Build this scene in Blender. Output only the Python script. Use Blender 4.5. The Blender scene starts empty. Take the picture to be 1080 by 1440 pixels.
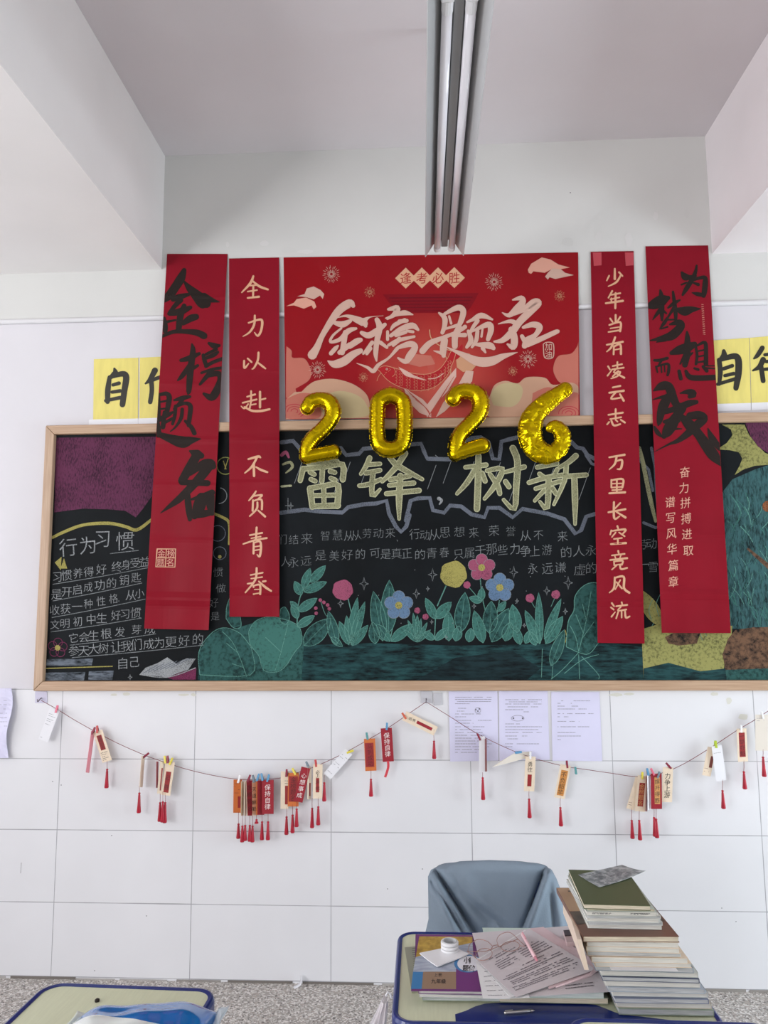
import bpy, bmesh, math, random
import numpy as np
from mathutils import Vector, Matrix
from mathutils.geometry import tessellate_polygon

# ------------------------------------------------------------------ camera
scene = bpy.context.scene
COL = scene.collection
FPX = 1058.0
CAM = Vector((0.0, -3.3495, 1.589))
_p, _y, _r = 0.1179, -0.0501, -0.0066
_cy, _sy, _cp, _sp, _cr, _sr = math.cos(_y), math.sin(_y), math.cos(_p), math.sin(_p), math.cos(_r), math.sin(_r)
FWD = Vector((_sy*_cp, _cy*_cp, _sp))
_rt = Vector((_cy, -_sy, 0))
_up = _rt.cross(FWD)
RT = _cr*_rt + _sr*_up
UP = -_sr*_rt + _cr*_up
cd = bpy.data.cameras.new('camera')
cam = bpy.data.objects.new('camera', cd)
COL.objects.link(cam)
cam.matrix_world = Matrix(((RT.x, UP.x, -FWD.x, CAM.x), (RT.y, UP.y, -FWD.y, CAM.y), (RT.z, UP.z, -FWD.z, CAM.z), (0, 0, 0, 1)))
cd.sensor_fit = 'HORIZONTAL'
cd.sensor_width = 36.0
cd.lens = 36.0*FPX/1080.0
cd.clip_start = 0.05
scene.camera = cam

# ------------------------------------------------------------------ exposure, sky, daylight
scene.view_settings.view_transform = 'Standard'
scene.view_settings.look = 'None'
scene.view_settings.gamma = 1.0
scene.view_settings.use_curve_mapping = False
scene.view_settings.exposure = -0.08
try:
    scene.cycles.use_denoising = True
    scene.cycles.max_bounces = 8
    scene.cycles.diffuse_bounces = 5
    scene.cycles.sample_clamp_indirect = 6.0
except Exception:
    pass

world = bpy.data.worlds.new('sky')
scene.world = world
world.use_nodes = True
_bg = world.node_tree.nodes['Background']
_bg.inputs[0].default_value = (0.80, 0.88, 1.0, 1)
_bg.inputs[1].default_value = 1.0

XL, XR, YF, HC = -3.9, 3.9, -8.2, 3.724          # room: left and right wall, front wall, ceiling

def area(name, loc, rot, sx, sy, power, color):
    l = bpy.data.lights.new(name, 'AREA')
    l.shape = 'RECTANGLE'; l.size = sx; l.size_y = sy; l.energy = power; l.color = color
    o = bpy.data.objects.new(name, l); COL.objects.link(o)
    o.location = loc; o.rotation_euler = rot
    return o
# daylight standing in the window openings of the two side walls (sill 0.95 m, head 2.95 m)
WINS_L = [(-2.6, -0.6), (-5.2, -3.2), (-7.8, -5.8)]
WINS_R = [(-3.9, -2.1), (-5.9, -4.2), (-7.9, -6.2)]
PL = [46, 144, 122]
PR = [12, 11, 8]
# (part of it comes up from the sunlit ground outside, so it leans upwards a little)
for (a, b), pw in zip(WINS_L, PL):
    area('daylight_left', (XL-0.10, (a+b)/2, 1.95), (0, -math.pi/2-0.30, 0), 2.0, b-a, pw, (0.99, 0.98, 1.0))
for (a, b), pw in zip(WINS_R, PR):
    area('daylight_right', (XR+0.10, (a+b)/2, 1.95), (0, math.pi/2+0.12, 0), 2.0, b-a, pw, (0.90, 1.0, 0.97))
# unseen doorway near the back wall, added to brighten the right-hand tiles
ADDED_DOOR_Y0, ADDED_DOOR_Y1, ADDED_DOOR_H = -1.75, -0.65, 2.05
area('added_door_light', (XR+0.20, (ADDED_DOOR_Y0+ADDED_DOOR_Y1)/2, ADDED_DOOR_H/2+0.02), (0, math.pi/2-0.34, 0), 1.95, ADDED_DOOR_Y1-ADDED_DOOR_Y0-0.05, 120, (0.84, 0.94, 1.0))

# ------------------------------------------------------------------ pixel of the photograph -> point in the room
def ray(px, py):
    return FWD + RT*((px-540)/FPX) - UP*((py-720)/FPX)
def P(px, py, Y):
    d = ray(px, py); return CAM + d*((Y-CAM.y)/d.y)
def Zp(px, py, Z):
    d = ray(px, py); return CAM + d*((Z-CAM.z)/d.z)
def onY(Y):
    return lambda x, y: P(x, y, Y)
def onZ(Z):
    return lambda x, y: Zp(x, y, Z)

# ------------------------------------------------------------------ materials
def lin(c):
    out = []
    for v in c:
        v = v/255.0
        out.append(v/12.92 if v <= 0.04045 else ((v+0.055)/1.055)**2.4)
    return (out[0], out[1], out[2], 1.0)

def mat(name, c, rough=0.6, metal=0.0, var=0.0, vscale=6.0, bump=0.0, bscale=40.0, spec=0.5, c2=None, coat=0.0, stretch=None, trans=0.0, alpha=1.0, detail=4.0):
    m = bpy.data.materials.new(name); m.use_nodes = True
    nt = m.node_tree; b = nt.nodes['Principled BSDF']
    b.inputs['Base Color'].default_value = lin(c)
    b.inputs['Roughness'].default_value = rough
    b.inputs['Metallic'].default_value = metal
    b.inputs['Specular IOR Level'].default_value = spec
    b.inputs['Coat Weight'].default_value = coat
    b.inputs['Transmission Weight'].default_value = trans
    b.inputs['Alpha'].default_value = alpha
    if var or c2 or bump:
        tc = nt.nodes.new('ShaderNodeTexCoord')
        mp = nt.nodes.new('ShaderNodeMapping')
        nt.links.new(tc.outputs['Object'], mp.inputs[0])
        if stretch: mp.inputs['Scale'].default_value = stretch
    if var or c2:
        n = nt.nodes.new('ShaderNodeTexNoise'); n.inputs['Scale'].default_value = vscale; n.inputs['Detail'].default_value = detail
        nt.links.new(mp.outputs[0], n.inputs['Vector'])
        r = nt.nodes.new('ShaderNodeValToRGB')
        if c2:
            a, d = lin(c), lin(c2)
        else:
            a = tuple(x*(1-var) for x in lin(c)[:3])+(1,); d = tuple(min(1, x*(1+var)) for x in lin(c)[:3])+(1,)
        r.color_ramp.elements[0].position = 0.35; r.color_ramp.elements[0].color = a
        r.color_ramp.elements[1].position = 0.65; r.color_ramp.elements[1].color = d
        nt.links.new(n.outputs[0], r.inputs[0]); nt.links.new(r.outputs[0], b.inputs['Base Color'])
    if bump:
        n2 = nt.nodes.new('ShaderNodeTexNoise'); n2.inputs['Scale'].default_value = bscale; n2.inputs['Detail'].default_value = 3
        nt.links.new(mp.outputs[0], n2.inputs['Vector'])
        bp = nt.nodes.new('ShaderNodeBump'); bp.inputs['Strength'].default_value = bump; bp.inputs['Distance'].default_value = 0.01
        nt.links.new(n2.outputs[0], bp.inputs['Height']); nt.links.new(bp.outputs[0], b.inputs['Normal'])
    return m

BOARD_C = (17, 21, 24)
def chalk(name, c, cover=0.75, scale=260.0, stretch=None, dirt=0.0):
    """chalk rubbed on slate: the noise decides where the slate still shows through"""
    m = bpy.data.materials.new(name); m.use_nodes = True
    nt = m.node_tree; b = nt.nodes['Principled BSDF']
    b.inputs['Roughness'].default_value = 0.9; b.inputs['Specular IOR Level'].default_value = 0.15
    tc = nt.nodes.new('ShaderNodeTexCoord'); mp = nt.nodes.new('ShaderNodeMapping')
    if stretch: mp.inputs['Scale'].default_value = stretch[0:3]; mp.inputs['Rotation'].default_value = (0, stretch[3] if len(stretch) > 3 else 0, 0)
    n = nt.nodes.new('ShaderNodeTexNoise'); n.inputs['Scale'].default_value = scale; n.inputs['Detail'].default_value = 5; n.inputs['Roughness'].default_value = 0.65
    n2 = nt.nodes.new('ShaderNodeTexNoise'); n2.inputs['Scale'].default_value = 9.0; n2.inputs['Detail'].default_value = 2
    nt.links.new(tc.outputs['Object'], mp.inputs[0]); nt.links.new(mp.outputs[0], n.inputs['Vector']); nt.links.new(tc.outputs['Object'], n2.inputs['Vector'])
    ad = nt.nodes.new('ShaderNodeMath'); ad.operation = 'MULTIPLY_ADD'; ad.inputs[1].default_value = 0.35
    nt.links.new(n2.outputs[0], ad.inputs[0]); nt.links.new(n.outputs[0], ad.inputs[2])
    mr = nt.nodes.new('ShaderNodeMapRange')
    mid = 0.675 + (0.5-cover)*0.45
    mr.inputs['From Min'].default_value = mid-0.15; mr.inputs['From Max'].default_value = mid+0.15
    mr.inputs['To Max'].default_value = min(1.0, cover+0.15)
    nt.links.new(ad.outputs[0], mr.inputs[0])
    mx = nt.nodes.new('ShaderNodeMix'); mx.data_type = 'RGBA'
    mx.inputs[6].default_value = lin(BOARD_C); mx.inputs[7].default_value = lin(c)
    nt.links.new(mr.outputs[0], mx.inputs[0]); nt.links.new(mx.outputs[2], b.inputs['Base Color'])
    return m

# ------------------------------------------------------------------ mesh collecting
class MB:
    def __init__(s):
        s.v = []; s.f = []; s.m = []; s.mats = []; s.k = 0
    def lay(s, S):
        """each stroke lies a hair above the one before, as ink over ink does"""
        s.k = (s.k+1) % 17; e = 1.6e-5*s.k
        def g(x, y):
            p = S(x, y); return p+(CAM-p).normalized()*e
        return g
    def mi(s, m):
        if m not in s.mats: s.mats.append(m)
        return s.mats.index(m)
    def add(s, vs, fs, m):
        k = len(s.v); i = s.mi(m)
        s.v.extend(Vector(x) for x in vs)
        for f in fs:
            s.f.append(tuple(a+k for a in f)); s.m.append(i)
    def box(s, lo, hi, m, M=None):
        x0, y0, z0 = lo; x1, y1, z1 = hi
        vs = [Vector(c) for c in ((x0,y0,z0),(x1,y0,z0),(x1,y1,z0),(x0,y1,z0),(x0,y0,z1),(x1,y0,z1),(x1,y1,z1),(x0,y1,z1))]
        if M: vs = [M @ v for v in vs]
        s.add(vs, [(0,3,2,1),(4,5,6,7),(0,1,5,4),(1,2,6,5),(2,3,7,6),(3,0,4,7)], m)
    def tube(s, pts, rad, m, n=8, closed=False, cap=True, flat=None):
        pts = [Vector(p) for p in pts]; N = len(pts)
        rads = rad if isinstance(rad, (list, tuple)) else [rad]*N
        vs = []; prev = None
        for i, p in enumerate(pts):
            if closed: t = pts[(i+1) % N]-pts[i-1]
            else: t = pts[min(i+1, N-1)]-pts[max(i-1, 0)]
            if t.length < 1e-9: t = Vector((0, 0, 1))
            t.normalize()
            if prev is None:
                a = t.orthogonal().normalized()
            else:
                a = prev-t*prev.dot(t)
                if a.length < 1e-6: a = t.orthogonal()
                a.normalize()
            prev = a; b = t.cross(a)
            for k in range(n):
                th = 2*math.pi*k/n
                vs.append(p+(a*math.cos(th)+b*math.sin(th))*rads[i])
        fs = []
        R = N if closed else N-1
        for i in range(R):
            for k in range(n):
                j = (i+1) % N
                fs.append((i*n+k, i*n+(k+1) % n, j*n+(k+1) % n, j*n+k))
        if cap and not closed:
            fs.append(tuple(reversed(range(n)))); fs.append(tuple((N-1)*n+k for k in range(n)))
        s.add(vs, fs, m)
    def lathe(s, prof, m, c=(0,0,0), n=20, axis='z'):
        vs = []; N = len(prof)
        for r, h in prof:
            for k in range(n):
                th = 2*math.pi*k/n
                x, y = r*math.cos(th), r*math.sin(th)
                vs.append(Vector((x, y, h))+Vector(c) if axis == 'z' else Vector((x, -h, y))+Vector(c))
        fs = [(i*n+k, i*n+(k+1) % n, (i+1)*n+(k+1) % n, (i+1)*n+k) for i in range(N-1) for k in range(n)]
        if prof[0] != prof[-1]: fs.append(tuple(reversed(range(n)))); fs.append(tuple((N-1)*n+k for k in range(n)))
        s.add(vs, fs, m)
    def poly(s, pts, m, S):
        """a filled outline in picture pixels, laid on the surface S"""
        S = s.lay(S)
        v2 = [Vector((x, y, 0)) for x, y in pts]
        tris = tessellate_polygon([v2])
        s.add([S(x, y) for x, y in pts], [tuple(t) for t in tris], m)
    def line(s, pts, w, m, S, steps=4, curve=True, clamp=None, cap=True):
        """a ribbon; pts are (x, y) with constant width w or (x, y, width)"""
        S_in = S; S = s.lay(S)
        q = [(p[0], p[1], (p[2] if len(p) > 2 else w)) for p in pts]
        if curve and len(q) > 2: q = crom(q, steps)
        L = []; Rr = []
        N = len(q)
        for i in range(N):
            a = q[max(i-1, 0)]; b = q[min(i+1, N-1)]
            dx, dy = b[0]-a[0], b[1]-a[1]; l = math.hypot(dx, dy) or 1
            nx, ny = -dy/l, dx/l; h = q[i][2]/2
            L.append((q[i][0]+nx*h, q[i][1]+ny*h)); Rr.append((q[i][0]-nx*h, q[i][1]-ny*h))
        cl = clamp or (lambda x, y: (x, y))
        nc = max(1, int(max(p[2] for p in q)/2.2))          # wide strokes follow the folds of the paper
        vs = [S(*cl(a[0]+(b[0]-a[0])*j/nc, a[1]+(b[1]-a[1])*j/nc)) for j in range(nc+1) for a, b in zip(L, Rr)]
        s.add(vs, [(j*N+i, j*N+i+1, (j+1)*N+i+1, (j+1)*N+i) for j in range(nc) for i in range(N-1)], m)
        if cap:
            for k in (0, N-1):
                x, y, w_ = q[k]
                if w_ > 1.2: s.disc(x, y, w_/2, m, S_in, 10, clamp=cl)
    def disc(s, x, y, r, m, S, n=16, ry=None, clamp=None):
        ry = ry or r; cl = clamp or (lambda a, b: (a, b)); S = s.lay(S)
        R_ = [1.0] if r < 2.5 else [1.0, 0.66, 0.33]
        vs = [S(*cl(x+f*r*math.cos(2*math.pi*k/n), y+f*ry*math.sin(2*math.pi*k/n))) for f in R_ for k in range(n)]
        fs = [(i*n+k, i*n+(k+1) % n, (i+1)*n+(k+1) % n, (i+1)*n+k) for i in range(len(R_)-1) for k in range(n)]
        e = (len(R_)-1)*n
        s.add(vs, fs+[tuple(range(e, e+n))], m)
    def ring(s, x, y, r, w, m, S, n=20, ry=None, a0=0, a1=2*math.pi):
        ry = ry or r
        pts = [(x+r*math.cos(a0+(a1-a0)*k/n), y+ry*math.sin(a0+(a1-a0)*k/n)) for k in range(n+1)]
        s.line(pts, w, m, S, curve=False, cap=False)
    def glyph(s, ch, cx, cy, size, m, S, weight=0.0, sx=1.0, rot=0.0, sheary=0.0, shearx=0.0, jit=0.0, clamp=None):
        vs, fs = glyph_mesh(ch, weight); S = s.lay(S)
        out = []; c, d = math.cos(rot), math.sin(rot)
        for x, y in vs:
            u = (x-0.5)*size*sx; v = -(y-0.38)*size
            v -= sheary*u; u += -shearx*v
            X = cx+c*u-d*v; Y = cy+d*u+c*v
            if clamp: X, Y = clamp(X, Y)
            out.append(S(X, Y))
        s.add(out, fs, m)
    def build(s, name, parent=None, smooth=False, bevel=0.0, fix=False):
        me = bpy.data.meshes.new(name)
        me.from_pydata([tuple(v) for v in s.v], [], s.f)
        for m in s.mats: me.materials.append(m)
        me.polygons.foreach_set('material_index', s.m)
        if smooth: me.polygons.foreach_set('use_smooth', [True]*len(me.polygons))
        me.update()
        if fix:
            bm = bmesh.new(); bm.from_mesh(me)
            bmesh.ops.remove_doubles(bm, verts=bm.verts, dist=1e-6)
            bmesh.ops.recalc_face_normals(bm, faces=bm.faces)
            bm.to_mesh(me); bm.free()
        o = bpy.data.objects.new(name, me); COL.objects.link(o)
        if parent is not None:
            o.parent = parent
            pm = parent
            off = Vector((0, 0, 0))
            while pm is not None:
                off += pm.location; pm = pm.parent
            me.transform(Matrix.Translation(-off))
        if bevel:
            md = o.modifiers.new('bevel', 'BEVEL'); md.width = bevel; md.segments = 2; md.limit_method = 'ANGLE'
        return o

def crom(q, steps=4):
    out = []
    N = len(q)
    for i in range(N-1):
        p0, p1, p2, p3 = q[max(i-1, 0)], q[i], q[i+1], q[min(i+2, N-1)]
        for k in range(steps):
            t = k/steps
            out.append(tuple(0.5*((2*b)+(-a+c)*t+(2*a-5*b+4*c-d)*t*t+(-a+3*b-3*c+d)*t**3) for a, b, c, d in zip(p0, p1, p2, p3)))
    out.append(q[-1])
    return [(x, y, max(w, 0.1)) if len(o) == 3 else o for o in out for (x, y, w) in [o]] if len(q[0]) == 3 else out

_gl = {}
def glyph_mesh(ch, weight=0.0):
    k = (ch, round(weight, 3))
    if k not in _gl:
        c = bpy.data.curves.new('lettering', 'FONT'); c.body = ch; c.offset = weight; c.resolution_u = 3
        o = bpy.data.objects.new('lettering', c); COL.objects.link(o)
        dg = bpy.context.evaluated_depsgraph_get(); dg.update()
        me = o.evaluated_get(dg).to_mesh()
        _gl[k] = ([(v.co.x, v.co.y) for v in me.vertices], [tuple(p.vertices) for p in me.polygons])
        o.evaluated_get(dg).to_mesh_clear()
        bpy.data.objects.remove(o); bpy.data.curves.remove(c)
    return _gl[k]

def tag(o, label=None, cat=None, group=None, kind=None):
    if label: o['label'] = label
    if cat: o['category'] = cat
    if group: o['group'] = group
    if kind: o['kind'] = kind
    return o
def empty(name, loc, label, cat, group=None):
    o = bpy.data.objects.new(name, None); COL.objects.link(o); o.location = loc
    o.empty_display_size = 0.05
    return tag(o, label, cat, group)
def xf(off, s):
    """points measured in an enlarged view (offset, scale) -> pixels of the photograph"""
    return lambda pts: [(off[0]+p[0]/s, off[1]+p[1]/s)+((p[2]/s,) if len(p) > 2 else ()) for p in pts]
rnd = random.Random(7)

# ================================================================== THE ROOM
def plaster(name, c, var=0.03):
    return mat(name, c, rough=0.75, var=var, vscale=1.7, bump=0.06, bscale=14, spec=0.25)
M_wall = plaster('white_plaster', (212, 212, 209))
M_wall_low = plaster('lower_plaster', (217, 215, 219))
M_ceil = plaster('ceiling_paint', (214, 209, 212))
M_beam = plaster('beam_paint', (226, 223, 222))
M_side = plaster('side_wall_paint', (222, 222, 222))

def struct(name, mb, **k):
    o = mb.build(name, **k); o['kind'] = 'structure'; return o

# floor: grey terrazzo
def terrazzo():
    m = bpy.data.materials.new('terrazzo'); m.use_nodes = True
    nt = m.node_tree; b = nt.nodes['Principled BSDF']; b.inputs['Roughness'].default_value = 0.55
    tc = nt.nodes.new('ShaderNodeTexCoord')
    v = nt.nodes.new('ShaderNodeTexVoronoi'); v.inputs['Scale'].default_value = 150
    nt.links.new(tc.outputs['Object'], v.inputs['Vector'])
    r = nt.nodes.new('ShaderNodeValToRGB'); r.color_ramp.interpolation = 'CONSTANT'
    els = [(0.0, (148, 142, 136)), (0.3, (182, 177, 171)), (0.55, (212, 207, 202)), (0.76, (166, 156, 148)), (0.93, (104, 98, 94))]
    r.color_ramp.elements[0].color = lin(els[0][1]); r.color_ramp.elements[1].position = els[1][0]; r.color_ramp.elements[1].color = lin(els[1][1])
    for p, c in els[2:]:
        e = r.color_ramp.elements.new(p); e.color = lin(c)
    sp = nt.nodes.new('ShaderNodeSeparateColor'); nt.links.new(v.outputs['Color'], sp.inputs[0])
    nt.links.new(sp.outputs[0], r.inputs[0])
    nt.links.new(r.outputs[0], b.inputs['Base Color'])
    return m
mb = MB(); mb.box((XL-0.3, YF-0.3, -0.12), (XR+0.3, 0.3, 0.0), terrazzo()); struct('floor', mb)

mb = MB(); mb.box((XL-0.3, 0.0, 0.0), (XR+0.3, 0.25, HC), M_wall_low)
wall_back = struct('wall_back', mb)
# the upper wall stands a little proud and ends in a rounded lip
LIP = 2.915
mb = MB(); mb.box((XL, -0.012, LIP), (XR, -0.0005, HC), M_wall); struct('wall_back_upper', mb)
mb = MB()
prof = [(-0.012, LIP+0.012), (-0.018, LIP+0.008), (-0.021, LIP+0.001), (-0.018, LIP-0.007), (-0.010, LIP-0.010), (-0.0005, LIP-0.010), (-0.0005, LIP+0.012)]
vs = [(x, y, z) for x in (XL, XR) for y, z in prof]; n = len(prof)
mb.add(vs, [(i, (i+1) % n, n+(i+1) % n, n+i) for i in range(n)], plaster('lip_paint', (220, 219, 221))); struct('trim_1', mb, smooth=True, fix=True)

# tiled wainscot under the board
def tiles():
    m = bpy.data.materials.new('white_tiles'); m.use_nodes = True
    nt = m.node_tree; b = nt.nodes['Principled BSDF']
    tc = nt.nodes.new('ShaderNodeTexCoord'); sx = nt.nodes.new('ShaderNodeSeparateXYZ'); nt.links.new(tc.outputs['Object'], sx.inputs[0])
    def M_(op, a, bb):
        q = nt.nodes.new('ShaderNodeMath'); q.operation = op
        for i, z in enumerate((a, bb)):
            if z is None: continue
            if hasattr(z, 'node'): nt.links.new(z, q.inputs[i])
            else: q.inputs[i].default_value = z
        return q.outputs[0]
    def dist(out, off, step):
        f = M_('FRACT', M_('DIVIDE', M_('ADD', out, off), step), None)
        return M_('MULTIPLY', M_('MINIMUM', f, M_('SUBTRACT', 1.0, f)), step)
    wob = nt.nodes.new('ShaderNodeTexNoise'); wob.inputs['Scale'].default_value = 5.0
    nt.links.new(tc.outputs['Object'], wob.inputs['Vector'])
    dx = dist(sx.outputs[0], 1.6032+6.0, 0.6); dz = dist(sx.outputs[2], 0.291+0.3, 0.3)
    d = M_('MINIMUM', dx, dz)
    th = M_('MULTIPLY', wob.outputs[0], 0.0034)
    g = M_('LESS_THAN', d, th)
    n = nt.nodes.new('ShaderNodeTexNoise'); n.inputs['Scale'].default_value = 2.2; n.inputs['Detail'].default_value = 3; nt.links.new(tc.outputs['Object'], n.inputs['Vector'])
    r = nt.nodes.new('ShaderNodeValToRGB')
    r.color_ramp.elements[0].position = 0.3; r.color_ramp.elements[0].color = lin((222, 222, 225))
    r.color_ramp.elements[1].position = 0.7; r.color_ramp.elements[1].color = lin((228, 228, 231))
    nt.links.new(n.outputs[0], r.inputs[0])
    mx = nt.nodes.new('ShaderNodeMix'); mx.data_type = 'RGBA'; mx.inputs[7].default_value = lin((166, 166, 170))
    nt.links.new(g, mx.inputs[0]); nt.links.new(r.outputs[0], mx.inputs[6])
    nt.links.new(mx.outputs[2], b.inputs['Base Color'])
    b.inputs['Roughness'].default_value = 0.38; b.inputs['Specular IOR Level'].default_value = 0.4
    bp = nt.nodes.new('ShaderNodeBump'); bp.inputs['Strength'].default_value = 0.15; bp.inputs['Distance'].default_value = 0.004
    nt.links.new(wob.outputs[0], bp.inputs['Height']); nt.links.new(bp.outputs[0], b.inputs['Normal'])
    return m
mb = MB(); mb.box((XL, -0.008, 0.0), (XR, -0.0004, 1.212), tiles()); struct('wall_back_tiles', mb)
mb = MB()
M_dirt = [mat('grout_dirt', c, rough=0.9) for c in ((118, 112, 106), (146, 141, 136), (172, 168, 164))]
x = XL
rr = random.Random(3)
while x < XR:
    w = rr.uniform(0.04, 0.3)
    mb.box((x, -0.0115, 0.0), (min(x+w, XR), -0.0082, rr.uniform(0.003, 0.010)), M_dirt[rr.randrange(3)]); x += w+rr.uniform(0.0, 0.05)
struct('baseboard_back', mb)

mb = MB(); mb.box((XL-0.3, YF-0.3, HC), (XR+0.3, 0.3, HC+0.15), M_ceil); struct('ceiling', mb)
# two wide dropped beams run away from the back wall
BLX, BRX, BZL, BZR = -1.211, 1.337, 3.152, 3.150
mb = MB(); mb.box((-2.45, YF, BZL), (BLX, -0.001, HC-0.001), M_beam); struct('ceiling_beam_left', mb)
mb = MB(); mb.box((BRX, YF, BZR), (2.6, -0.001, HC-0.001), plaster('right_beam_baked_light', (234, 228, 230))); struct('ceiling_beam_right', mb)  # beam paint lightened: the stronger light on this beam is put into the colour
mb = MB(); mb.box((XL, YF-0.25, 0), (XR, YF, HC), M_side); struct('wall_front', mb)
for nm, x0, x1, wins in (('wall_left', XL-0.25, XL, WINS_L), ('wall_right', XR, XR+0.25, WINS_R)):
    mb = MB()
    right = nm == 'wall_right'
    ye = ADDED_DOOR_Y0 if right else 0.0
    mb.box((x0, YF, 0), (x1, ye, 0.95), M_side); mb.box((x0, YF, 2.95), (x1, ye, HC), M_side)
    ys = [YF]+[v for w in sorted(wins) for v in w]+[ye]
    for i in range(0, len(ys), 2): mb.box((x0, ys[i], 0.95), (x1, ys[i+1], 2.95), M_side)
    if right:
        mb.box((x0, ADDED_DOOR_Y0, ADDED_DOOR_H), (x1, ADDED_DOOR_Y1, HC), M_side); mb.box((x0, ADDED_DOOR_Y1, 0), (x1, 0, HC), M_side)
    struct(nm, mb)
M_alu = mat('white_aluminium', (225, 226, 228), rough=0.35, metal=0.0)
for k, (nm, xc, wins) in enumerate((('l', XL-0.04, WINS_L), ('r', XR+0.04, WINS_R))):
    for j, (a, b) in enumerate(wins):
        mb = MB()
        for yy in (a+0.03, (a+b)/2, b-0.03): mb.box((xc-0.025, yy-0.03, 0.95), (xc+0.025, yy+0.03, 2.95), M_alu)
        for zz in (0.98, 2.3, 2.92): mb.box((xc-0.025, a, zz-0.03), (xc+0.025, b, zz+0.03), M_alu)
        struct('window_%d' % (k*3+j+1), mb)
mb = MB()
for y in (ADDED_DOOR_Y0, ADDED_DOOR_Y1): mb.box((XR-0.01, y-0.03, 0), (XR+0.12, y+0.03, ADDED_DOOR_H+0.03), M_alu)
mb.box((XR-0.01, ADDED_DOOR_Y0-0.03, ADDED_DOOR_H-0.03), (XR+0.12, ADDED_DOOR_Y1+0.03, ADDED_DOOR_H+0.03), M_alu); struct('added_door_1', mb)  # frame of the added doorway, out of view
# old tape marks and scuffs that stay on the upper wall
M_mark = mat('tape_mark', (208, 208, 205), rough=0.35)
M_mark2 = mat('tape_mark_clear', (216, 215, 213), rough=0.3)
mb = MB(); S = onY(-0.0128)
for (x, y, w, h, m) in ((320, 344, 5, 9, M_mark2), (350, 346, 12, 10, M_mark), (282, 342, 3, 5, M_mark2), (798, 340, 18, 16, M_mark), (842, 332, 10, 16, M_mark2), (884, 337, 11, 24, M_mark2), (922, 304, 8, 14, M_mark2), (966, 300, 9, 14, M_mark), (372, 342, 14, 8, M_mark2), (405, 352, 26, 9, M_mark), (430, 354, 26, 6, M_mark2)):
    k = 9
    mb.poly([(x+w*0.5*math.cos(2*math.pi*i/k)*rr.uniform(0.75, 1.1), y+h*0.5*math.sin(2*math.pi*i/k)*rr.uniform(0.75, 1.1)) for i in range(k)], m, S)
mb.disc(802, 271, 0.8, mat('fly_speck', (80, 80, 80)), S, 8); 
struct('wall_back_stain', mb)
M_tape = mat('tape_residue', (214, 213, 203), rough=0.5)
mb = MB(); S = onY(-0.0085)
for (x, y, w, h) in ((160, 977, 10, 4), (178, 976, 12, 5), (258, 977, 16, 4), (272, 977, 8, 5), (866, 977, 24, 5), (885, 976, 18, 4), (1005, 976, 12, 6), (1025, 985, 9, 12), (1045, 1008, 16, 10)):
    mb.poly([(x+w*0.5*math.cos(2*math.pi*i/9)*rr.uniform(0.7, 1.1), y+h*0.5*math.sin(2*math.pi*i/9)*rr.uniform(0.7, 1.1)) for i in range(9)], M_tape, S)
for (x, y) in ((74, 1099), (86, 1104), (157, 1175), (610, 1240), (545, 1250), (594, 1222), (133, 1365), (206, 1288), (700, 1310), (1015, 1277), (1035, 1296)):
    mb.disc(x, y, 0.9, mat('speck', (150, 150, 152)), S, 7)
mb.line([(30, 1213), (29, 1228)], 0.9, mat('scratch', (170, 170, 172)), S)
struct('wall_back_tiles_stain', mb)
# ================================================================== FLUORESCENT FIXTURE
M_refl = mat('grey_enamel', (184, 185, 186), rough=0.32, metal=0.15)
M_refl_dk = mat('channel_enamel', (140, 141, 142), rough=0.45)
M_tube = mat('glass_tube', (236, 234, 240), rough=0.12, coat=0.4)
M_white = mat('white_plastic', (228, 228, 230), rough=0.4)
M_steel = mat('steel', (165, 167, 170), rough=0.3, metal=0.9)
LY0, LY1, LZ = -1.82, -0.405, 3.0           # along the room, height of the lower lips
lx0, lx1 = 0.030, 0.184
lamp = empty('fluorescent_light', ((lx0+lx1)/2, (LY0+LY1)/2, LZ), 'long unlit twin tube fluorescent light hanging below the ceiling', 'ceiling light')
lc = (lx0+lx1)/2
mb = MB()
prof = [(lx0, LZ-0.012), (lx0+0.012, LZ+0.008), (lx0+0.040, LZ+0.052), (lc-0.016, LZ+0.060), (lc+0.016, LZ+0.060), (lx1-0.040, LZ+0.052), (lx1-0.012, LZ+0.008), (lx1, LZ-0.012)]
out = [(x+(0.0025 if i > 3 else -0.0025), z+0.003) for i, (x, z) in enumerate(prof)]
ring_ = prof+out[::-1]; n = len(ring_)
vs = [(x, y, z) for y in (LY0, LY1) for x, z in ring_]
mb.add(vs, [(i, (i+1) % n, n+(i+1) % n, n+i) for i in range(n)], M_refl)
for k, y in ((0, LY0), (1, LY1)):
    for i in range(len(prof)-1):
        mb.add([(prof[i][0], y, prof[i][1]), (prof[i+1][0], y, prof[i+1][1]), (out[i+1][0], y, out[i+1][1]), (out[i][0], y, out[i][1])], [(0, 1, 2, 3)], M_refl)
mb.build('reflector', lamp, fix=True)
mb = MB(); mb.box((lc-0.013, LY0+0.02, LZ+0.024), (lc+0.013, LY1-0.01, LZ+0.062), M_refl_dk); mb.build('spine', lamp, bevel=0.003)
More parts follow.
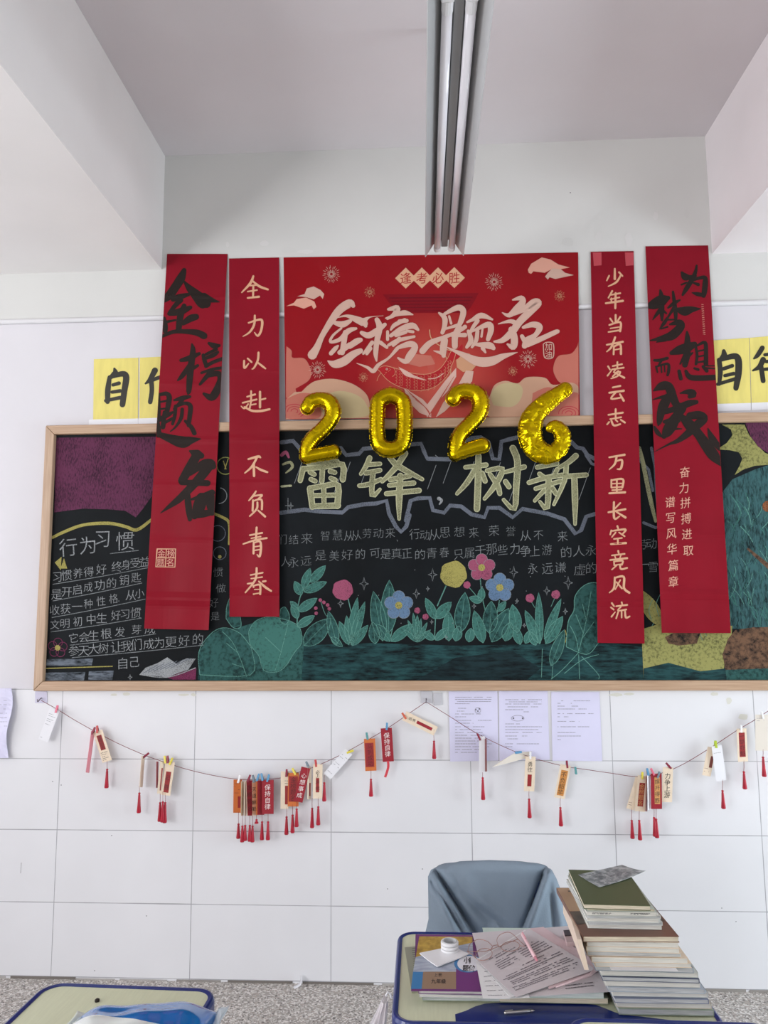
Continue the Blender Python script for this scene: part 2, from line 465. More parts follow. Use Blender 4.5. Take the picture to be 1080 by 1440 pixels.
for sx in (-1, 1):
    tx = lc+sx*0.029
    mb = MB(); mb.tube([(tx, -1.68+0.02, LZ+0.022), (tx, LY1-0.015, LZ+0.022)], 0.0135, M_tube, n=16); t = mb.build('tube', lamp, smooth=False)
    for p in t.data.polygons: p.use_smooth = len(p.vertices) == 4
    mb = MB()
    for y0, y1 in ((-1.70, -1.66), (LY1-0.022, LY1+0.004)): mb.tube([(tx, y0, LZ+0.022), (tx, y1, LZ+0.022)], 0.0145, M_white, n=14)
    mb.build('end_cap', t)
    mb = MB(); mb.box((tx-0.016, -1.735, LZ+0.008), (tx+0.016, -1.70, LZ+0.056), M_white); mb.build('lamp_holder', lamp, bevel=0.003)
for y in (-1.5, -0.75):
    mb = MB(); mb.tube([(lc, y, LZ+0.06), (lc, y, HC)], 0.006, M_steel); mb.build('hanging_rod', lamp)

# ================================================================== CHALKBOARD
board = empty('chalkboard', (0.25, 0, 1.8), 'long chalkboard in a pine frame covered with coloured chalk drawings', 'chalkboard')
M_wood = mat('pine', (190, 160, 132), rough=0.45, c2=(174, 142, 114), vscale=14, stretch=(0.35, 4, 9), bump=0.05, bscale=60)
M_wood_v = mat('pine_upright', (190, 162, 136), rough=0.45, c2=(174, 144, 118), vscale=14, stretch=(9, 4, 0.35), bump=0.05, bscale=60)
M_slate = mat('slate_green', BOARD_C, rough=0.6, var=0.35, vscale=3.0, spec=0.12, bump=0.02, bscale=200)
BX0, BX1, BZ0, BZ1 = -1.726, 2.30, 1.204, 2.404
FW = 0.042
mb = MB(); mb.box((BX0+0.02, -0.0115, BZ0+0.02), (BX1-0.02, -0.0086, BZ1-0.02), M_slate); slate = mb.build('slate', board)
def rail(name, quad, m):
    mb = MB(); vs = [(x, -0.036, z) for x, z in quad]+[(x, -0.0086, z) for x, z in quad]
    mb.add(vs, [(0, 1, 2, 3), (7, 6, 5, 4), (0, 4, 5, 1), (1, 5, 6, 2), (2, 6, 7, 3), (3, 7, 4, 0)], m); return mb.build(name, board, fix=True, bevel=0.004)
g = 0.0006
rail('frame_rail', [(BX0, BZ1), (BX1, BZ1), (BX1-FW, BZ1-FW), (BX0+FW, BZ1-FW)], M_wood)
rail('frame_rail', [(BX0, BZ0), (BX1, BZ0), (BX1-FW, BZ0+FW), (BX0+FW, BZ0+FW)], M_wood)
rail('frame_rail', [(BX0, BZ0+g), (BX0, BZ1-g), (BX0+FW, BZ1-FW-g), (BX0+FW, BZ0+FW+g)], M_wood_v)
rail('frame_rail', [(BX1, BZ0+g), (BX1, BZ1-g), (BX1-FW, BZ1-FW-g), (BX1-FW, BZ0+FW+g)], M_wood_v)

# chalk colours
K_white = chalk('chalk_white', (164, 168, 170), 0.74)
K_thin = chalk('chalk_thin_white', (142, 147, 149), 0.74)
K_grey = chalk('chalk_blue_grey', (112, 118, 130), 0.74)
K_cream = chalk('chalk_cream', (158, 158, 122), 0.76)
K_edge = chalk('chalk_pale_edge', (188, 188, 152), 0.84)
K_yel = chalk('chalk_yellow', (164, 156, 88), 0.82)
K_yelg = chalk('chalk_yellow_green', (150, 154, 88), 0.78, scale=120)
K_purple = chalk('chalk_purple', (104, 54, 82), 0.72, scale=80, stretch=(2.2, 1, 0.7, 0.5))
K_pink = chalk('chalk_pink', (154, 80, 106), 0.84)
K_mag = chalk('chalk_magenta', (124, 54, 88), 0.72)
K_blue = chalk('chalk_blue', (98, 124, 154), 0.86)
K_teal = chalk('chalk_teal', (64, 112, 104), 0.86, scale=70)
K_teal2 = chalk('chalk_teal_soft', (54, 96, 92), 0.72, scale=60)
K_teal3 = chalk('chalk_teal_streaks', (46, 86, 88), 0.58, scale=30, stretch=(0.5, 1, 2.4))
K_tealline = chalk('chalk_teal_line', (98, 148, 136), 0.78)
K_scrib = chalk('chalk_teal_scribble', (66, 106, 108), 0.66, scale=46, stretch=(2.4, 1, 0.7, 0.6))
K_olive = chalk('chalk_olive', (154, 152, 92), 0.76, scale=80)
K_brown = chalk('chalk_brown', (128, 96, 74), 0.60, scale=55)
K_smear = chalk('chalk_smear', (130, 140, 152), 0.55, scale=45, stretch=(0.5, 1, 2.2))
CH = -0.0120
S0, S1, S2, S3 = onY(CH), onY(CH-0.0004), onY(CH-0.0008), onY(CH-0.0012)
D7 = xf((50, 590), 3.724); D8 = xf((310, 590), 3.789); D1 = xf((560, 590), 3.724); D6 = xf((820, 620), 4.154)

# --- left panel
mb = MB()
mb.poly(D7([(108, 95), (640, 90), (610, 400), (560, 470), (525, 512), (470, 478), (380, 470), (250, 466), (98, 486)]), K_purple, S0)
mb.line(D7([(88, 618, 14), (150, 588, 16), (250, 552, 16), (380, 543, 17), (470, 560, 17), (530, 578, 17), (600, 530, 15), (640, 500, 14)]), 4, K_yel, S1)
mb.line([(300, 722, 4), (312, 727, 4), (321, 733, 4), (323, 745, 4), (322, 765, 3)], 4, K_yel, S1)
mb.poly([(77, 791), (86.5, 783), (85.5, 802)], K_yel, S1); mb.poly([(85, 799.5), (90, 785), (94.5, 799.5)], K_yel, S1)
for (x0, y0, x1, y1) in ((66, 926, 131, 936), (63, 945, 120, 957), (125, 943, 160, 956)):
    mb.poly([(x0, y0+1), (x1, y0), (x1-2, y1), (x0-1, y1)], K_smear, S0)
mb.line([(64, 940), (158, 937)], 1.4, K_yel, S1)
mb.poly(D7([(545, 1335), (575, 1300), (640, 1275), (690, 1245), (740, 1280), (790, 1250), (838, 1252), (800, 1310), (740, 1330), (690, 1350)]), K_white, S0)
for t in range(6):
    mb.line(D7([(560+t*30, 1330-t*6), (640+t*34, 1285-t*7)]), 0.8, K_grey, S1)
mb.poly(D7([(690, 1352), (740, 1332), (800, 1312), (842, 1300), (838, 1362), (720, 1362)]), K_mag, S0)
mb.line(D7([(545, 1335), (690, 1350), (838, 1300)]), 1.2, K_white, S1)
for k in range(5):
    a = k*2*math.pi/5-1.5; mb.ring(81+7.5*math.cos(a), 911+7.5*math.sin(a), 6.2, 1.0, K_mag, S1, 14)
mb.disc(81, 911, 4, K_yel, S2, 10)
mb.build('chalk_corner_drawing', slate)

mb = MB()
def word(chars, size, m, S, wgt=-0.012, T=None, dy=0.0, sheary=0.06):
    for c, x, y in chars:
        (X, Y), = T([(x, y)]) if T else [(x, y)]
        mb.glyph(c, X+rnd.uniform(-.5, .5), Y+rnd.uniform(-.6, .6)+dy, size*rnd.uniform(0.93, 1.07), m, S, wgt, rot=rnd.uniform(-.07, .05), sheary=sheary, sx=rnd.uniform(0.92, 1.06))
word([('行', 172, 670), ('为', 275, 660), ('习', 352, 625), ('惯', 470, 635)], 27, K_white, S1, -0.006, D7)
rows = [
    ([('习', 112), ('惯', 165), ('养', 222), ('得', 280), ('好', 345), ('终', 425), ('身', 472), ('受', 522), ('益', 570)], 825, 745, 90),
    ([('是', 110), ('开', 165), ('启', 220), ('成', 277), ('功', 337), ('的', 397), ('钥', 465), ('匙', 528)], 912, 828, 90),
    ([('收', 100), ('获', 155), ('一', 220), ('种', 277), ('性', 345), ('格', 410), ('.', 455), ('从', 500), ('小', 545)], 1000, 912, 85),
    ([('文', 100), ('明', 155), ('初', 220), ('中', 290), ('生', 345), ('好', 420), ('习', 470), ('惯', 525)], 1075, 1010, 80),
    ([('它', 200), ('会', 252), ('生', 305), ('根', 370), ('发', 440), ('芽', 530), ('成', 600)], 1145, 1092, 180),
    ([('参', 200), ('天', 252), ('大', 305), ('树', 357), ('让', 425), ('我', 475), ('们', 530), ('成', 592), ('为', 648), ('更', 708), ('好', 778), ('的', 850)], 1212, 1150, 190),
]
for chars, y0, y1, xs in rows:
    xa, xb = chars[0][1], chars[-1][1]
    f = lambda x: y0+(y1-y0)*(x-xa)/(xb-xa)
    word([(c, x, f(x)) for c, x in chars], 15.5 if y0 < 1200 else 17.0, K_white, S1, -0.010, D7)
    (ax, ay), (bx, by) = D7([(xs, f(xs)+34), (min(xb+30, 890), f(xb+30)+34)])
    mb.line([(ax, ay), ((ax+bx)/2, (ay+by)/2+0.8), (bx, by)], 0.9, K_thin, S1)
word([('自', 455, 1275), ('己', 515, 1270)], 18, K_white, S1, -0.008, D7)
mb.line(D7([(390, 702), (540, 685)]), 1.0, K_thin, S1)
word([('惯', 307, 805), ('做', 311, 827), ('好', 300, 848), ('是', 302, 866)], 14, K_thin, S1, -0.014)
mb.build('chalk_writing', slate)
mb = MB()
# body text in the middle
L1 = [('们', 330, 640), ('结', 390, 640), ('来', 460, 635), ('智', 560, 620), ('慧', 625, 615), ('从', 685, 617), ('从', 725, 615), ('劳', 780, 605), ('动', 840, 605), ('来', 905, 605), (',', 965, 625)]
word(L1, 16, K_thin, S1, -0.016, D8)
L1b = [('行', 85, 600), ('动', 140, 605), ('从', 190, 602), ('思', 245, 590), ('想', 320, 585), ('来', 395, 592), ('.', 450, 610), ('荣', 500, 580), ('誉', 590, 585), ('从', 665, 605), ('不', 735, 605), ('来', 860, 612)]
word(L1b, 16.5, K_thin, S1, -0.016, D1)
L2 = [('人', 348, 755), ('永', 390, 760), ('远', 455, 750), ('是', 535, 722), ('美', 605, 725), ('好', 675, 720), ('的', 745, 715), ('可', 825, 712), ('是', 880, 715), ('真', 940, 712)]
word(L2, 16, K_thin, S1, -0.014, D8)
L2b = [('正', 45, 702), ('的', 115, 705), ('青', 175, 700), ('春', 240, 695), ('只', 315, 705), ('属', 375, 697), ('于', 430, 685), ('那', 490, 675), ('些', 545, 680), ('力', 610, 678), ('争', 665, 690), ('上', 715, 690), ('游', 780, 682), ('的', 880, 695), ('人', 945, 690), ('永', 1010, 685)]
word(L2b, 16.5, K_thin, S1, -0.014, D1)
word([('永', 705, 780), ('远', 780, 780), ('谦', 850, 775), ('虚', 950, 785), ('的', 1010, 780)], 17, K_thin, S1, -0.013, D1)
mb.build('chalk_writing', slate)
mb = MB()
word([('劳', 345, 605), ('动', 398, 600), ('雪', 410, 735)], 17, K_thin, S1, -0.014, D6)
mb.line(D6([(340, 722), (385, 720)]), 1, K_thin, S1)
mb.build('chalk_writing', slate)

# --- big block title with its outline
mb = MB()
def outline(pts, w=5.8):
    mb.line(pts, w, K_grey, S0, curve=False, cap=True)
outline([(396, 622), (412, 620), (421, 630), (428, 640)]); outline([(479, 630), (487, 640), (505, 638), (511, 631), (524, 630)])
outline([(574, 625), (592, 624), (596, 634), (601, 645), (632, 646)]); outline([(655, 621), (664, 616), (676, 615), (687, 622), (690, 634), (693, 645), (702, 646), (704, 632), (705, 621), (715, 618), (732, 614)])
outline([(803, 621), (811, 629), (820, 631), (826, 640), (836, 645)])
outline(D8([(320, 497), (450, 480), (530, 490), (650, 495), (680, 467), (760, 452), (830, 447), (885, 432), (898, 500), (935, 570), (962, 598), (990, 570), (1008, 510)]))
outline(D1([(40, 528), (65, 425), (105, 412), (165, 410), (182, 475), (240, 488), (272, 450), (330, 455), (385, 497), (452, 512), (470, 462), (530, 462), (600, 512), (650, 468), (780, 492), (870, 522), (928, 598), (958, 580), (985, 508), (1030, 495)]))
outline([(916, 630), (921, 655), (923, 692), (927, 735)], 4); outline([(824, 640), (832, 652), (840, 655)], 4)
outline([(905, 735), (922, 742), (930, 740)], 4); outline([(893, 640), (900, 648), (912, 660), (918, 690)], 4)
for k in range(19):
    x = 418+k*23+rnd.uniform(-6, 6)
    if 500 < x < 590 and k % 2: continue
    y = 652+rnd.uniform(-5, 8); l = rnd.uniform(26, 48)
    mb.line([(x+l*0.36, y), (x, y+l)], 0.8, K_thin, S0)
def block(T, data, k=1.0):
    for s in data:
        q = T(s)
        mb.line([(p[0], p[1], p[2]*k+1.6) for p in q], 1, K_edge, S1, steps=3)
        mb.line([(p[0], p[1], max(p[2]*k-1.0, 0.8)) for p in q], 1, K_cream, S2, steps=3)
# the four big words, stroke by stroke
block(D8, [[(470, 235, 20), (620, 225, 26)], [(440, 262, 26), (425, 325, 22)], [(450, 262, 24), (560, 250, 26), (650, 240, 28), (652, 320, 26)], [(545, 232, 24), (540, 330, 22)], [(478, 280, 22), (500, 292, 20)], [(482, 318, 20), (505, 328, 20)], [(585, 275, 22), (610, 282, 20)], [(588, 312, 20), (612, 322, 20)],
    [(478, 368, 30), (490, 465, 26)], [(480, 366, 24), (560, 352, 24), (626, 350, 28), (622, 460, 28)], [(550, 358, 22), (552, 450, 20)], [(500, 405, 20), (612, 402, 20)], [(490, 462, 24), (626, 458, 28)]])
block(D8, [[(795, 205, 24), (775, 250, 22), (748, 290, 14)], [(790, 240, 20), (850, 236, 18)], [(775, 285, 22), (850, 270, 20)], [(740, 352, 18), (790, 345, 22), (855, 318, 18)], [(812, 285, 24), (808, 405, 22), (850, 372, 12)],
    [(985, 180, 26), (930, 260, 26), (862, 330, 16)], [(900, 200, 22), (950, 250, 28), (1075, 318, 16)], [(905, 320, 22), (1010, 300, 22)], [(900, 350, 20), (1030, 338, 22)], [(885, 395, 22), (1058, 378, 24)], [(958, 300, 28), (952, 420, 30), (952, 530, 12)]])
block(D1, [[(352, 250, 18), (460, 238, 22)], [(420, 190, 26), (418, 330, 30), (412, 468, 28)], [(405, 260, 24), (360, 330, 24), (308, 388, 14)], [(440, 280, 20), (455, 322, 22)], [(465, 268, 18), (545, 258, 24), (510, 340, 26), (452, 415, 14)], [(480, 285, 18), (520, 345, 24), (532, 388, 20)], [(560, 275, 16), (660, 248, 22)], [(600, 150, 30), (625, 220, 30), (618, 350, 28), (608, 468, 22), (552, 420, 14)], [(562, 325, 22), (580, 352, 22)]])
block(D1, [[(728, 250, 20), (830, 230, 22)], [(740, 285, 20), (762, 300, 18)], [(832, 262, 20), (812, 300, 18)], [(685, 330, 20), (770, 305, 22), (868, 290, 20)], [(720, 362, 18), (850, 322, 20)], [(788, 310, 28), (780, 462, 24), (742, 430, 12)], [(765, 370, 20), (715, 425, 14)], [(808, 360, 22), (826, 388, 20)],
    [(930, 190, 26), (890, 225, 22), (845, 250, 16)], [(880, 235, 22), (870, 320, 22), (815, 445, 12)], [(872, 298, 22), (985, 290, 20)], [(922, 298, 26), (926, 420, 28), (926, 548, 12)]])
mb.line([(617, 701, 5), (621, 704, 4), (618, 709, 2)], 3, K_white, S2)
mb.line([(612, 640)]+[(620, 646)], 0.8, K_thin, S0)
# the halves of the first and last title words that show beside the red banners
mb.line([(396, 640, 5), (402, 636, 5), (406, 643, 3)], 4, K_pink, S2); mb.line([(398, 653, 3), (408, 650, 4), (411, 657, 4), (402, 665, 2)], 3, K_cream, S2); mb.line([(396, 684, 3), (409, 683, 3)], 3, K_edge, S2)
mb.line([(899, 630, 5), (904, 650, 6), (910, 680, 6), (916, 708, 6), (922, 733, 4)], 5, K_cream, S2); mb.line([(405, 700), (405, 722)], 0.9, K_thin, S1); mb.line([(401, 711), (410, 711)], 0.9, K_thin, S1)
mb.build('chalk_title', slate)

# --- garden
mb = MB()
mb.poly([(278, 957), (280, 925), (300, 908), (340, 905), (420, 908), (520, 904), (640, 908), (760, 906), (860, 904), (905, 910), (906, 957)], K_teal3, S0)
mb.poly([(585, 957), (640, 925), (720, 915), (760, 940), (740, 957)], chalk('chalk_rubbed', (36, 58, 62), 0.6, scale=30, stretch=(0.4, 1, 2)), S1)
def leaf(b, t, w, T, fill=K_teal, ln=K_tealline, vein=True, lw=0.9):
    (bx, by), (tx, ty) = T([b, t]); w = w/3.75
    dx, dy = tx-bx, ty-by; nx, ny = -dy, dx; l = math.hypot(dx, dy) or 1; nx /= l; ny /= l
    k = 9; L = []; R = []
    for i in range(k+1):
        u = i/k; h = w*0.5*math.sin(math.pi*(u**0.85))**0.8 if 0 < u < 1 else 0
        L.append((bx+dx*u+nx*h, by+dy*u+ny*h)); R.append((bx+dx*u-nx*h, by+dy*u-ny*h))
    out = L+R[-2:0:-1]
    mb.poly(out, fill, S1); mb.line(out+[out[0]], lw, ln, S2, curve=False, cap=False)
    if vein: mb.line([(bx, by), (bx+dx*.85, by+dy*.85)], 0.6, ln, S2, cap=False)
def stem(pts, T, w=1.3): mb.line(T(pts), w, K_tealline, S1)
def flower(x, y, r, m, T, petals=5, centre=K_yel):
    (X, Y), = T([(x, y)]); r /= 3.75
    if petals:
        for k in range(petals):
            a = -1.57+k*2*math.pi/petals; mb.disc(X+r*.62*math.cos(a), Y+r*.62*math.sin(a), r*.46, m, S2, 14)
            mb.ring(X+r*.62*math.cos(a), Y+r*.62*math.sin(a), r*.46, 0.6, K_thin, S2, 14)
        mb.disc(X, Y, r*.5, m, S2, 12); mb.disc(X, Y, r*.27, centre, S3, 12)
    else:
        mb.poly([(X+r*math.cos(a)*(1.0+0.05*math.sin(7*a)), Y+r*1.0*math.sin(a)*(1.0+0.06*math.cos(5*a))) for a in [i*2*math.pi/22 for i in range(22)]], m, S2)
def spark(x, y, r, T, m=K_thin, w=0.9):
    (X, Y), = T([(x, y)]); r /= 3.75
    pts = []
    for k in range(8):
        a = k*math.pi/4; q = r if k % 2 == 0 else r*0.25
        pts.append((X+q*math.cos(a)*(0.7 if k % 4 == 0 else 1), Y+q*math.sin(a)))
    mb.line(pts+[pts[0]], w, m, S1, curve=False, cap=False)
# broad foliage at left
mb.poly([(281, 957), (283, 915), (300, 900), (330, 884), (370, 872), (405, 878), (428, 896), (424, 957)], K_teal2, S0)
for pl, f in (([(150, 1130), (185, 1075), (260, 1050), (330, 1062), (385, 1080), (425, 1115), (432, 1190), (395, 1240), (350, 1310), (300, 1345), (230, 1335), (205, 1260), (160, 1200)], K_teal),
              ([(-110, 1360), (-115, 1240), (-60, 1150), (10, 1110), (90, 1130), (140, 1180), (170, 1240), (160, 1360)], K_teal2),
              ([(30, 1060), (35, 990), (70, 925), (95, 1010), (110, 1100), (70, 1110)], K_teal2),
              ([(320, 1010), (345, 1000), (368, 1050), (350, 1090), (318, 1070)], K_teal2)):
    q = D8(pl); mb.poly(q, f, S1); mb.line(q+[q[0]], 1.0, K_tealline, S2, cap=False)
for pts in ([(140, 1370), (100, 1260), (60, 1180), (10, 1130)], [(90, 1240), (30, 1190)], [(120, 1320), (60, 1300)], [(290, 1340), (320, 1250), (345, 1150), (360, 1090)], [(325, 1240), (240, 1160)], [(335, 1200), (400, 1150)], [(60, 1200), (40, 1120)]):
    stem(pts, D8, 0.9)
stem([(408, 1112), (412, 1010), (430, 930), (475, 860)], D8, 1.6)
for b, t, w in (((432, 935), (395, 862), 44), ((440, 900), (478, 792), 44), ((480, 868), (560, 778), 46), ((445, 918), (567, 865), 46), ((412, 1010), (372, 968), 30), ((414, 1022), (515, 952), 48), ((408, 1105), (502, 1045), 44), ((412, 1060), (380, 985), 40)):
    leaf(b, t, w, D8)
leaf((445, 1205), (588, 1060), 95, D8, K_teal2); leaf((620, 1200), (575, 1020), 55, D8, K_teal2); leaf((590, 1160), (650, 1210), 34, D8, K_teal2)
stem([(590, 1050), (560, 1040), (530, 955)], D8, 0.9)
for x, y in ((532, 962), (551, 974), (571, 988), (508, 1005), (510, 1032), (580, 1008)): 
    (X, Y), = D8([(x, y)]); mb.disc(X, Y, 2.6, K_pink, S2, 10)
flower(652, 908, 54, K_pink, D8, 0); stem([(680, 955), (705, 1060)], D8)
for b, t, w in (((690, 1180), (730, 948), 44), ((695, 1200), (770, 970), 44), ((685, 1200), (633, 1075), 44), ((690, 1190), (672, 1045), 38), ((700, 1205), (787, 1095), 44)): leaf(b, t, w, D8)
leaf((865, 1180), (815, 915), 78, D8, K_teal2); leaf((895, 1140), (900, 855), 86, D8, K_teal2); leaf((825, 1195), (812, 1078), 56, D8, K_teal2)
flower(950, 990, 72, K_blue, D8); stem([(930, 1045), (905, 1170)], D8)
leaf((905, 1182), (832, 1090), 50, D8); leaf((910, 1182), (1022, 1090), 54, D8)
flower(290, 810, 70, K_yel, D1, 0); stem([(250, 872), (205, 975)], D1, 1.6)
leaf((196, 1045), (143, 935), 46, D1); leaf((198, 1042), (278, 955), 56, D1); stem([(195, 1040), (190, 1150)], D1); leaf((195, 1155), (262, 1090), 40, D1); leaf((188, 1152), (125, 1108), 38, D1)
for x, y, r in ((100, 1000), (143, 1033), (360, 866), (690, 935), (825, 916)) and ((100, 1000, 16), (143, 1033, 16), (360, 866, 19), (690, 935, 23), (825, 916, 23)): flower(x, y, r, K_pink, D1, 0)
for x, y in ((50, 1050), (78, 1012), (100, 1022), (120, 1042), (152, 1062), (170, 1100), (30, 1100)): leaf((100, 1165), (x, y), 22, D1, vein=False)
for b, t, w in (((265, 1160), (262, 1000), 62), ((325, 1115), (350, 905), 80), ((300, 1160), (320, 1080), 50), ((370, 1165), (382, 1092), 48), ((445, 1170), (398, 1000), 62), ((478, 1120), (488, 950), 78), ((490, 1165), (580, 988), 84), ((625, 1115), (598, 968), 64), ((640, 1178), (608, 1080), 46), ((665, 1172), (702, 1098), 42), ((560, 1160), (590, 1060), 60)):
    leaf(b, t, w, D1, K_teal if w < 65 else K_teal2)
flower(437, 775, 68, K_pink, D1); stem([(430, 838), (440, 930), (456, 1000)], D1); flower(532, 880, 72, K_blue, D1); stem([(530, 948), (518, 1015)], D1)
leaf((523, 1005), (564, 952), 34, D1); leaf((438, 952), (372, 932), 38, D1); leaf((432, 950), (440, 880), 38, D1); stem([(372, 880), (415, 930)], D1, 0.9)
for b, t, w in (((742, 1175), (735, 905), 42), ((742, 1175), (664, 998), 52), ((765, 1150), (853, 938), 42), ((772, 1175), (862, 1030), 60), ((722, 1182), (688, 1110), 40)): leaf(b, t, w, D1)
stem([(715, 985), (695, 950)], D1, 0.9); stem([(800, 980), (822, 930)], D1, 0.9)
q = D1([(880, 1190), (890, 1060), (920, 1000), (925, 930), (960, 880), (1010, 855), (1060, 870), (1085, 960), (1085, 1100), (1040, 1180), (985, 1230)]); mb.poly(q, K_teal2, S1); mb.line(q+[q[0]], 1.1, K_tealline, S2, cap=False)
for pts in ([(945, 1215), (985, 1050), (1010, 900)], [(970, 1120), (930, 1020)], [(985, 1050), (965, 965)], [(960, 1150), (1025, 1060)], [(870, 1330), (960, 1260), (1050, 1230)], [(945, 1220), (860, 1310), (800, 1360)], [(945, 1230), (950, 1360)], [(900, 1080), (930, 1140), (945, 1215)], [(805, 1360), (815, 1260), (850, 1210)], [(750, 1350), (755, 1200)], [(960, 1240), (1045, 1330), (1050, 1360)]):
    stem(pts, D1, 1.0)
leaf((800, 1290), (870, 1100), 60, D1, K_teal2)
spark(875, 1135, 34, D1, K_yel, 1.4)
for x, y, r in ((765, 875, 34), (640, 980, 22), (375, 460, 20)): spark(x, y, r, D8)
for x, y, r in ((180, 812, 34), (95, 912, 26), (155, 886, 13), (605, 800, 32), (890, 855, 34), (778, 897, 24), (875, 1005, 18), (397, 977, 15), (622, 950, 13), (660, 1078, 12), (175, 1060, 12), (250, 1140, 12)): spark(x, y, r, D1)
spark(495, 1350, 16, D7); spark(130, 965, 16, D8, K_mag)
for k in range(26):
    mb.disc(rnd.uniform(480, 820), rnd.uniform(790, 880), 0.7, K_thin, S1, 6)
mb.ring(317, 655, 12, 1.4, K_yelg, S1); mb.line([(314, 648), (318, 660)], 1.2, K_yel, S1); mb.line([(321, 645), (316, 660)], 1.2, K_yel, S1)
mb.ring(308, 697, 11, 1.2, K_thin, S1, a0=-1.4, a1=1.6); mb.ring(306, 750, 11, 1.0, K_grey, S1); mb.ring(309, 778, 9, 1.0, K_grey, S1); mb.disc(309, 783, 2.6, K_yel, S1, 8)
mb.build('chalk_garden', slate)

# --- right panel
mb = MB()
T = lambda p: p
mb.poly([(1000, 705), (1016, 692), (1030, 674), (1062, 660), (1100, 648), (1130, 660), (1130, 886), (1024, 884), (1000, 880), (925, 880), (925, 860), (1000, 850)], K_scrib, S0)
mb.poly([(1015, 597), (1047, 597), (1053, 611), (1063, 624), (1076, 637), (1100, 645), (1100, 652), (1062, 655), (1046, 660), (1033, 668), (1040, 655), (1044, 645), (1039, 636), (1026, 633), (1008, 632), (1022, 623), (1030, 612), (1028, 604)], K_olive, S1)
q = [(1047, 594), (1130, 590), (1130, 652), (1080, 637), (1066, 628), (1056, 614)]; mb.poly(q, K_purple, S2)
mb.poly([(902, 885), (925, 878), (960, 884), (1030, 880), (1028, 905), (1020, 925), (1018, 940), (1000, 955), (905, 955)], K_olive, S1)
mb.poly([(935, 896), (960, 884), (985, 890), (980, 905), (955, 908), (940, 905)], K_brown, S2)
mb.poly([(1024, 898), (1034, 886), (1060, 882), (1130, 882), (1130, 940), (1060, 950), (1020, 942), (1016, 920)], K_brown, S2)
mb.poly([(1000, 956), (1020, 942), (1130, 938), (1130, 957)], K_teal2, S2)
leaf((930, 880), (898, 828), 80, lambda p: [(x, y) for x, y in p], K_olive, K_yel)
mb.line([(1052, 772, 3), (1066, 784, 5), (1085, 800, 7)], 5, K_brown, S2); mb.disc(1080, 712, 8, chalk('chalk_orange', (168, 104, 66), 0.6), S2, 12)
mb.poly([(905, 940), (940, 932), (985, 944), (1020, 940), (1022, 957), (905, 957)], K_teal3, S2)
for k in range(150):
    x, y = rnd.uniform(1014, 1100), rnd.uniform(690, 872); a = rnd.uniform(0.9, 2.2); l = rnd.uniform(10, 34)
    mb.line([(x, y), (x+l*.5*math.cos(a)+2, y+l*.5*math.sin(a)), (x+l*math.cos(a), y+l*math.sin(a))], rnd.uniform(0.5, 1.3), (K_tealline, K_teal, K_teal2, K_teal, K_teal3)[k % 5], S1, cap=False)
for k in range(10):
    x = rnd.uniform(905, 1000); y = rnd.uniform(830, 880)
    mb.line([(x, y), (x-6, y+15), (x-2, y+32)], 0.8, K_tealline, S1, cap=False)
mb.build('chalk_tree_drawing', slate)
# ================================================================== PAPER ON THE WALL
def sheetmat(name, c, rough=0.55, **k): return mat(name, c, rough=rough, spec=0.4, **k)
M_red = mat('red_paper', (134, 20, 36), rough=0.42, var=0.05, vscale=5, bump=0.05, bscale=9, spec=0.10)
M_ink = mat('black_ink', (40, 33, 30), rough=0.6); M_ink.node_tree.nodes['Principled BSDF'].inputs['Specular IOR Level'].default_value = 0.12
M_gold = mat('gold_print', (214, 164, 130), rough=0.45)
M_goldp = mat('pale_gold_print', (216, 158, 138), rough=0.45)
def lerp_tab(tab, x):
    if x <= tab[0][0]: return tab[0][1]
    for (a, u), (b, v) in zip(tab, tab[1:]):
        if x <= b: return u+(v-u)*(x-a)/(b-a)
    return tab[-1][1]
def hang(tab, folds=(), wav=0.0, seed=0.0, curl=0.0, mid=0, half=1):
    def S_(dy):
        def S(px, py):
            Y = lerp_tab(tab, py)
            for fy, a, hw in folds: Y -= 1.5*a*max(0.0, 1-abs(py-fy-0.03*(px-mid))/hw)
            t = min(1.0, max(0.0, (py-420)/420))
            Y -= wav*t*(0.5+0.5*math.sin(px*0.11+py*0.012+seed))+wav*0.4*t*math.sin(py*0.045+seed*2+px*0.05)
            Y -= curl*t*t*((px-mid)/half)**2
            return P(px, py, Y-dy)
        return S
    return S_
def hung_sheet(name, quad, S_, m, nx, ny, parent=None, thick=0.0007):
    (x0, y0), (x1, y1), (x2, y2), (x3, y3) = quad      # TL TR BR BL
    mb = MB(); F = S_(0.0); B = S_(-thick)
    def pt(s, t): return ((x0*(1-s)+x1*s)*(1-t)+(x3*(1-s)+x2*s)*t, (y0*(1-s)+y1*s)*(1-t)+(y3*(1-s)+y2*s)*t)
    vs = [F(*pt(i/nx, j/ny)) for j in range(ny+1) for i in range(nx+1)]+[B(*pt(i/nx, j/ny)) for j in range(ny+1) for i in range(nx+1)]
    W = nx+1; N = W*(ny+1); fs = []
    for j in range(ny):
        for i in range(nx):
            a = j*W+i; fs.append((a, a+W, a+W+1, a+1)); fs.append((N+a, N+a+1, N+a+W+1, N+a+W))
    for j in range(ny):
        a = j*W; fs.append((a, N+a, N+a+W, a+W)); a += nx; fs.append((a, a+W, N+a+W, N+a))
    for i in range(nx):
        fs.append((i, i+1, N+i+1, N+i)); a = ny*W+i; fs.append((a, N+a, N+a+1, a+1))
    mb.add(vs, fs, m)
    return mb, pt
def clampx(quad):
    (x0, y0), (x1, y1), (x2, y2), (x3, y3) = quad
    def c(x, y):
        t = (y-y0)/(y3-y0); l = x0+(x3-x0)*t+0.3; r = x1+(x2-x1)*t-0.3
        return (min(max(x, l), r), y)
    return c
TAB = [(345, -0.0145), (440, -0.029), (460, -0.030), (598, -0.0395), (900, -0.0425)]
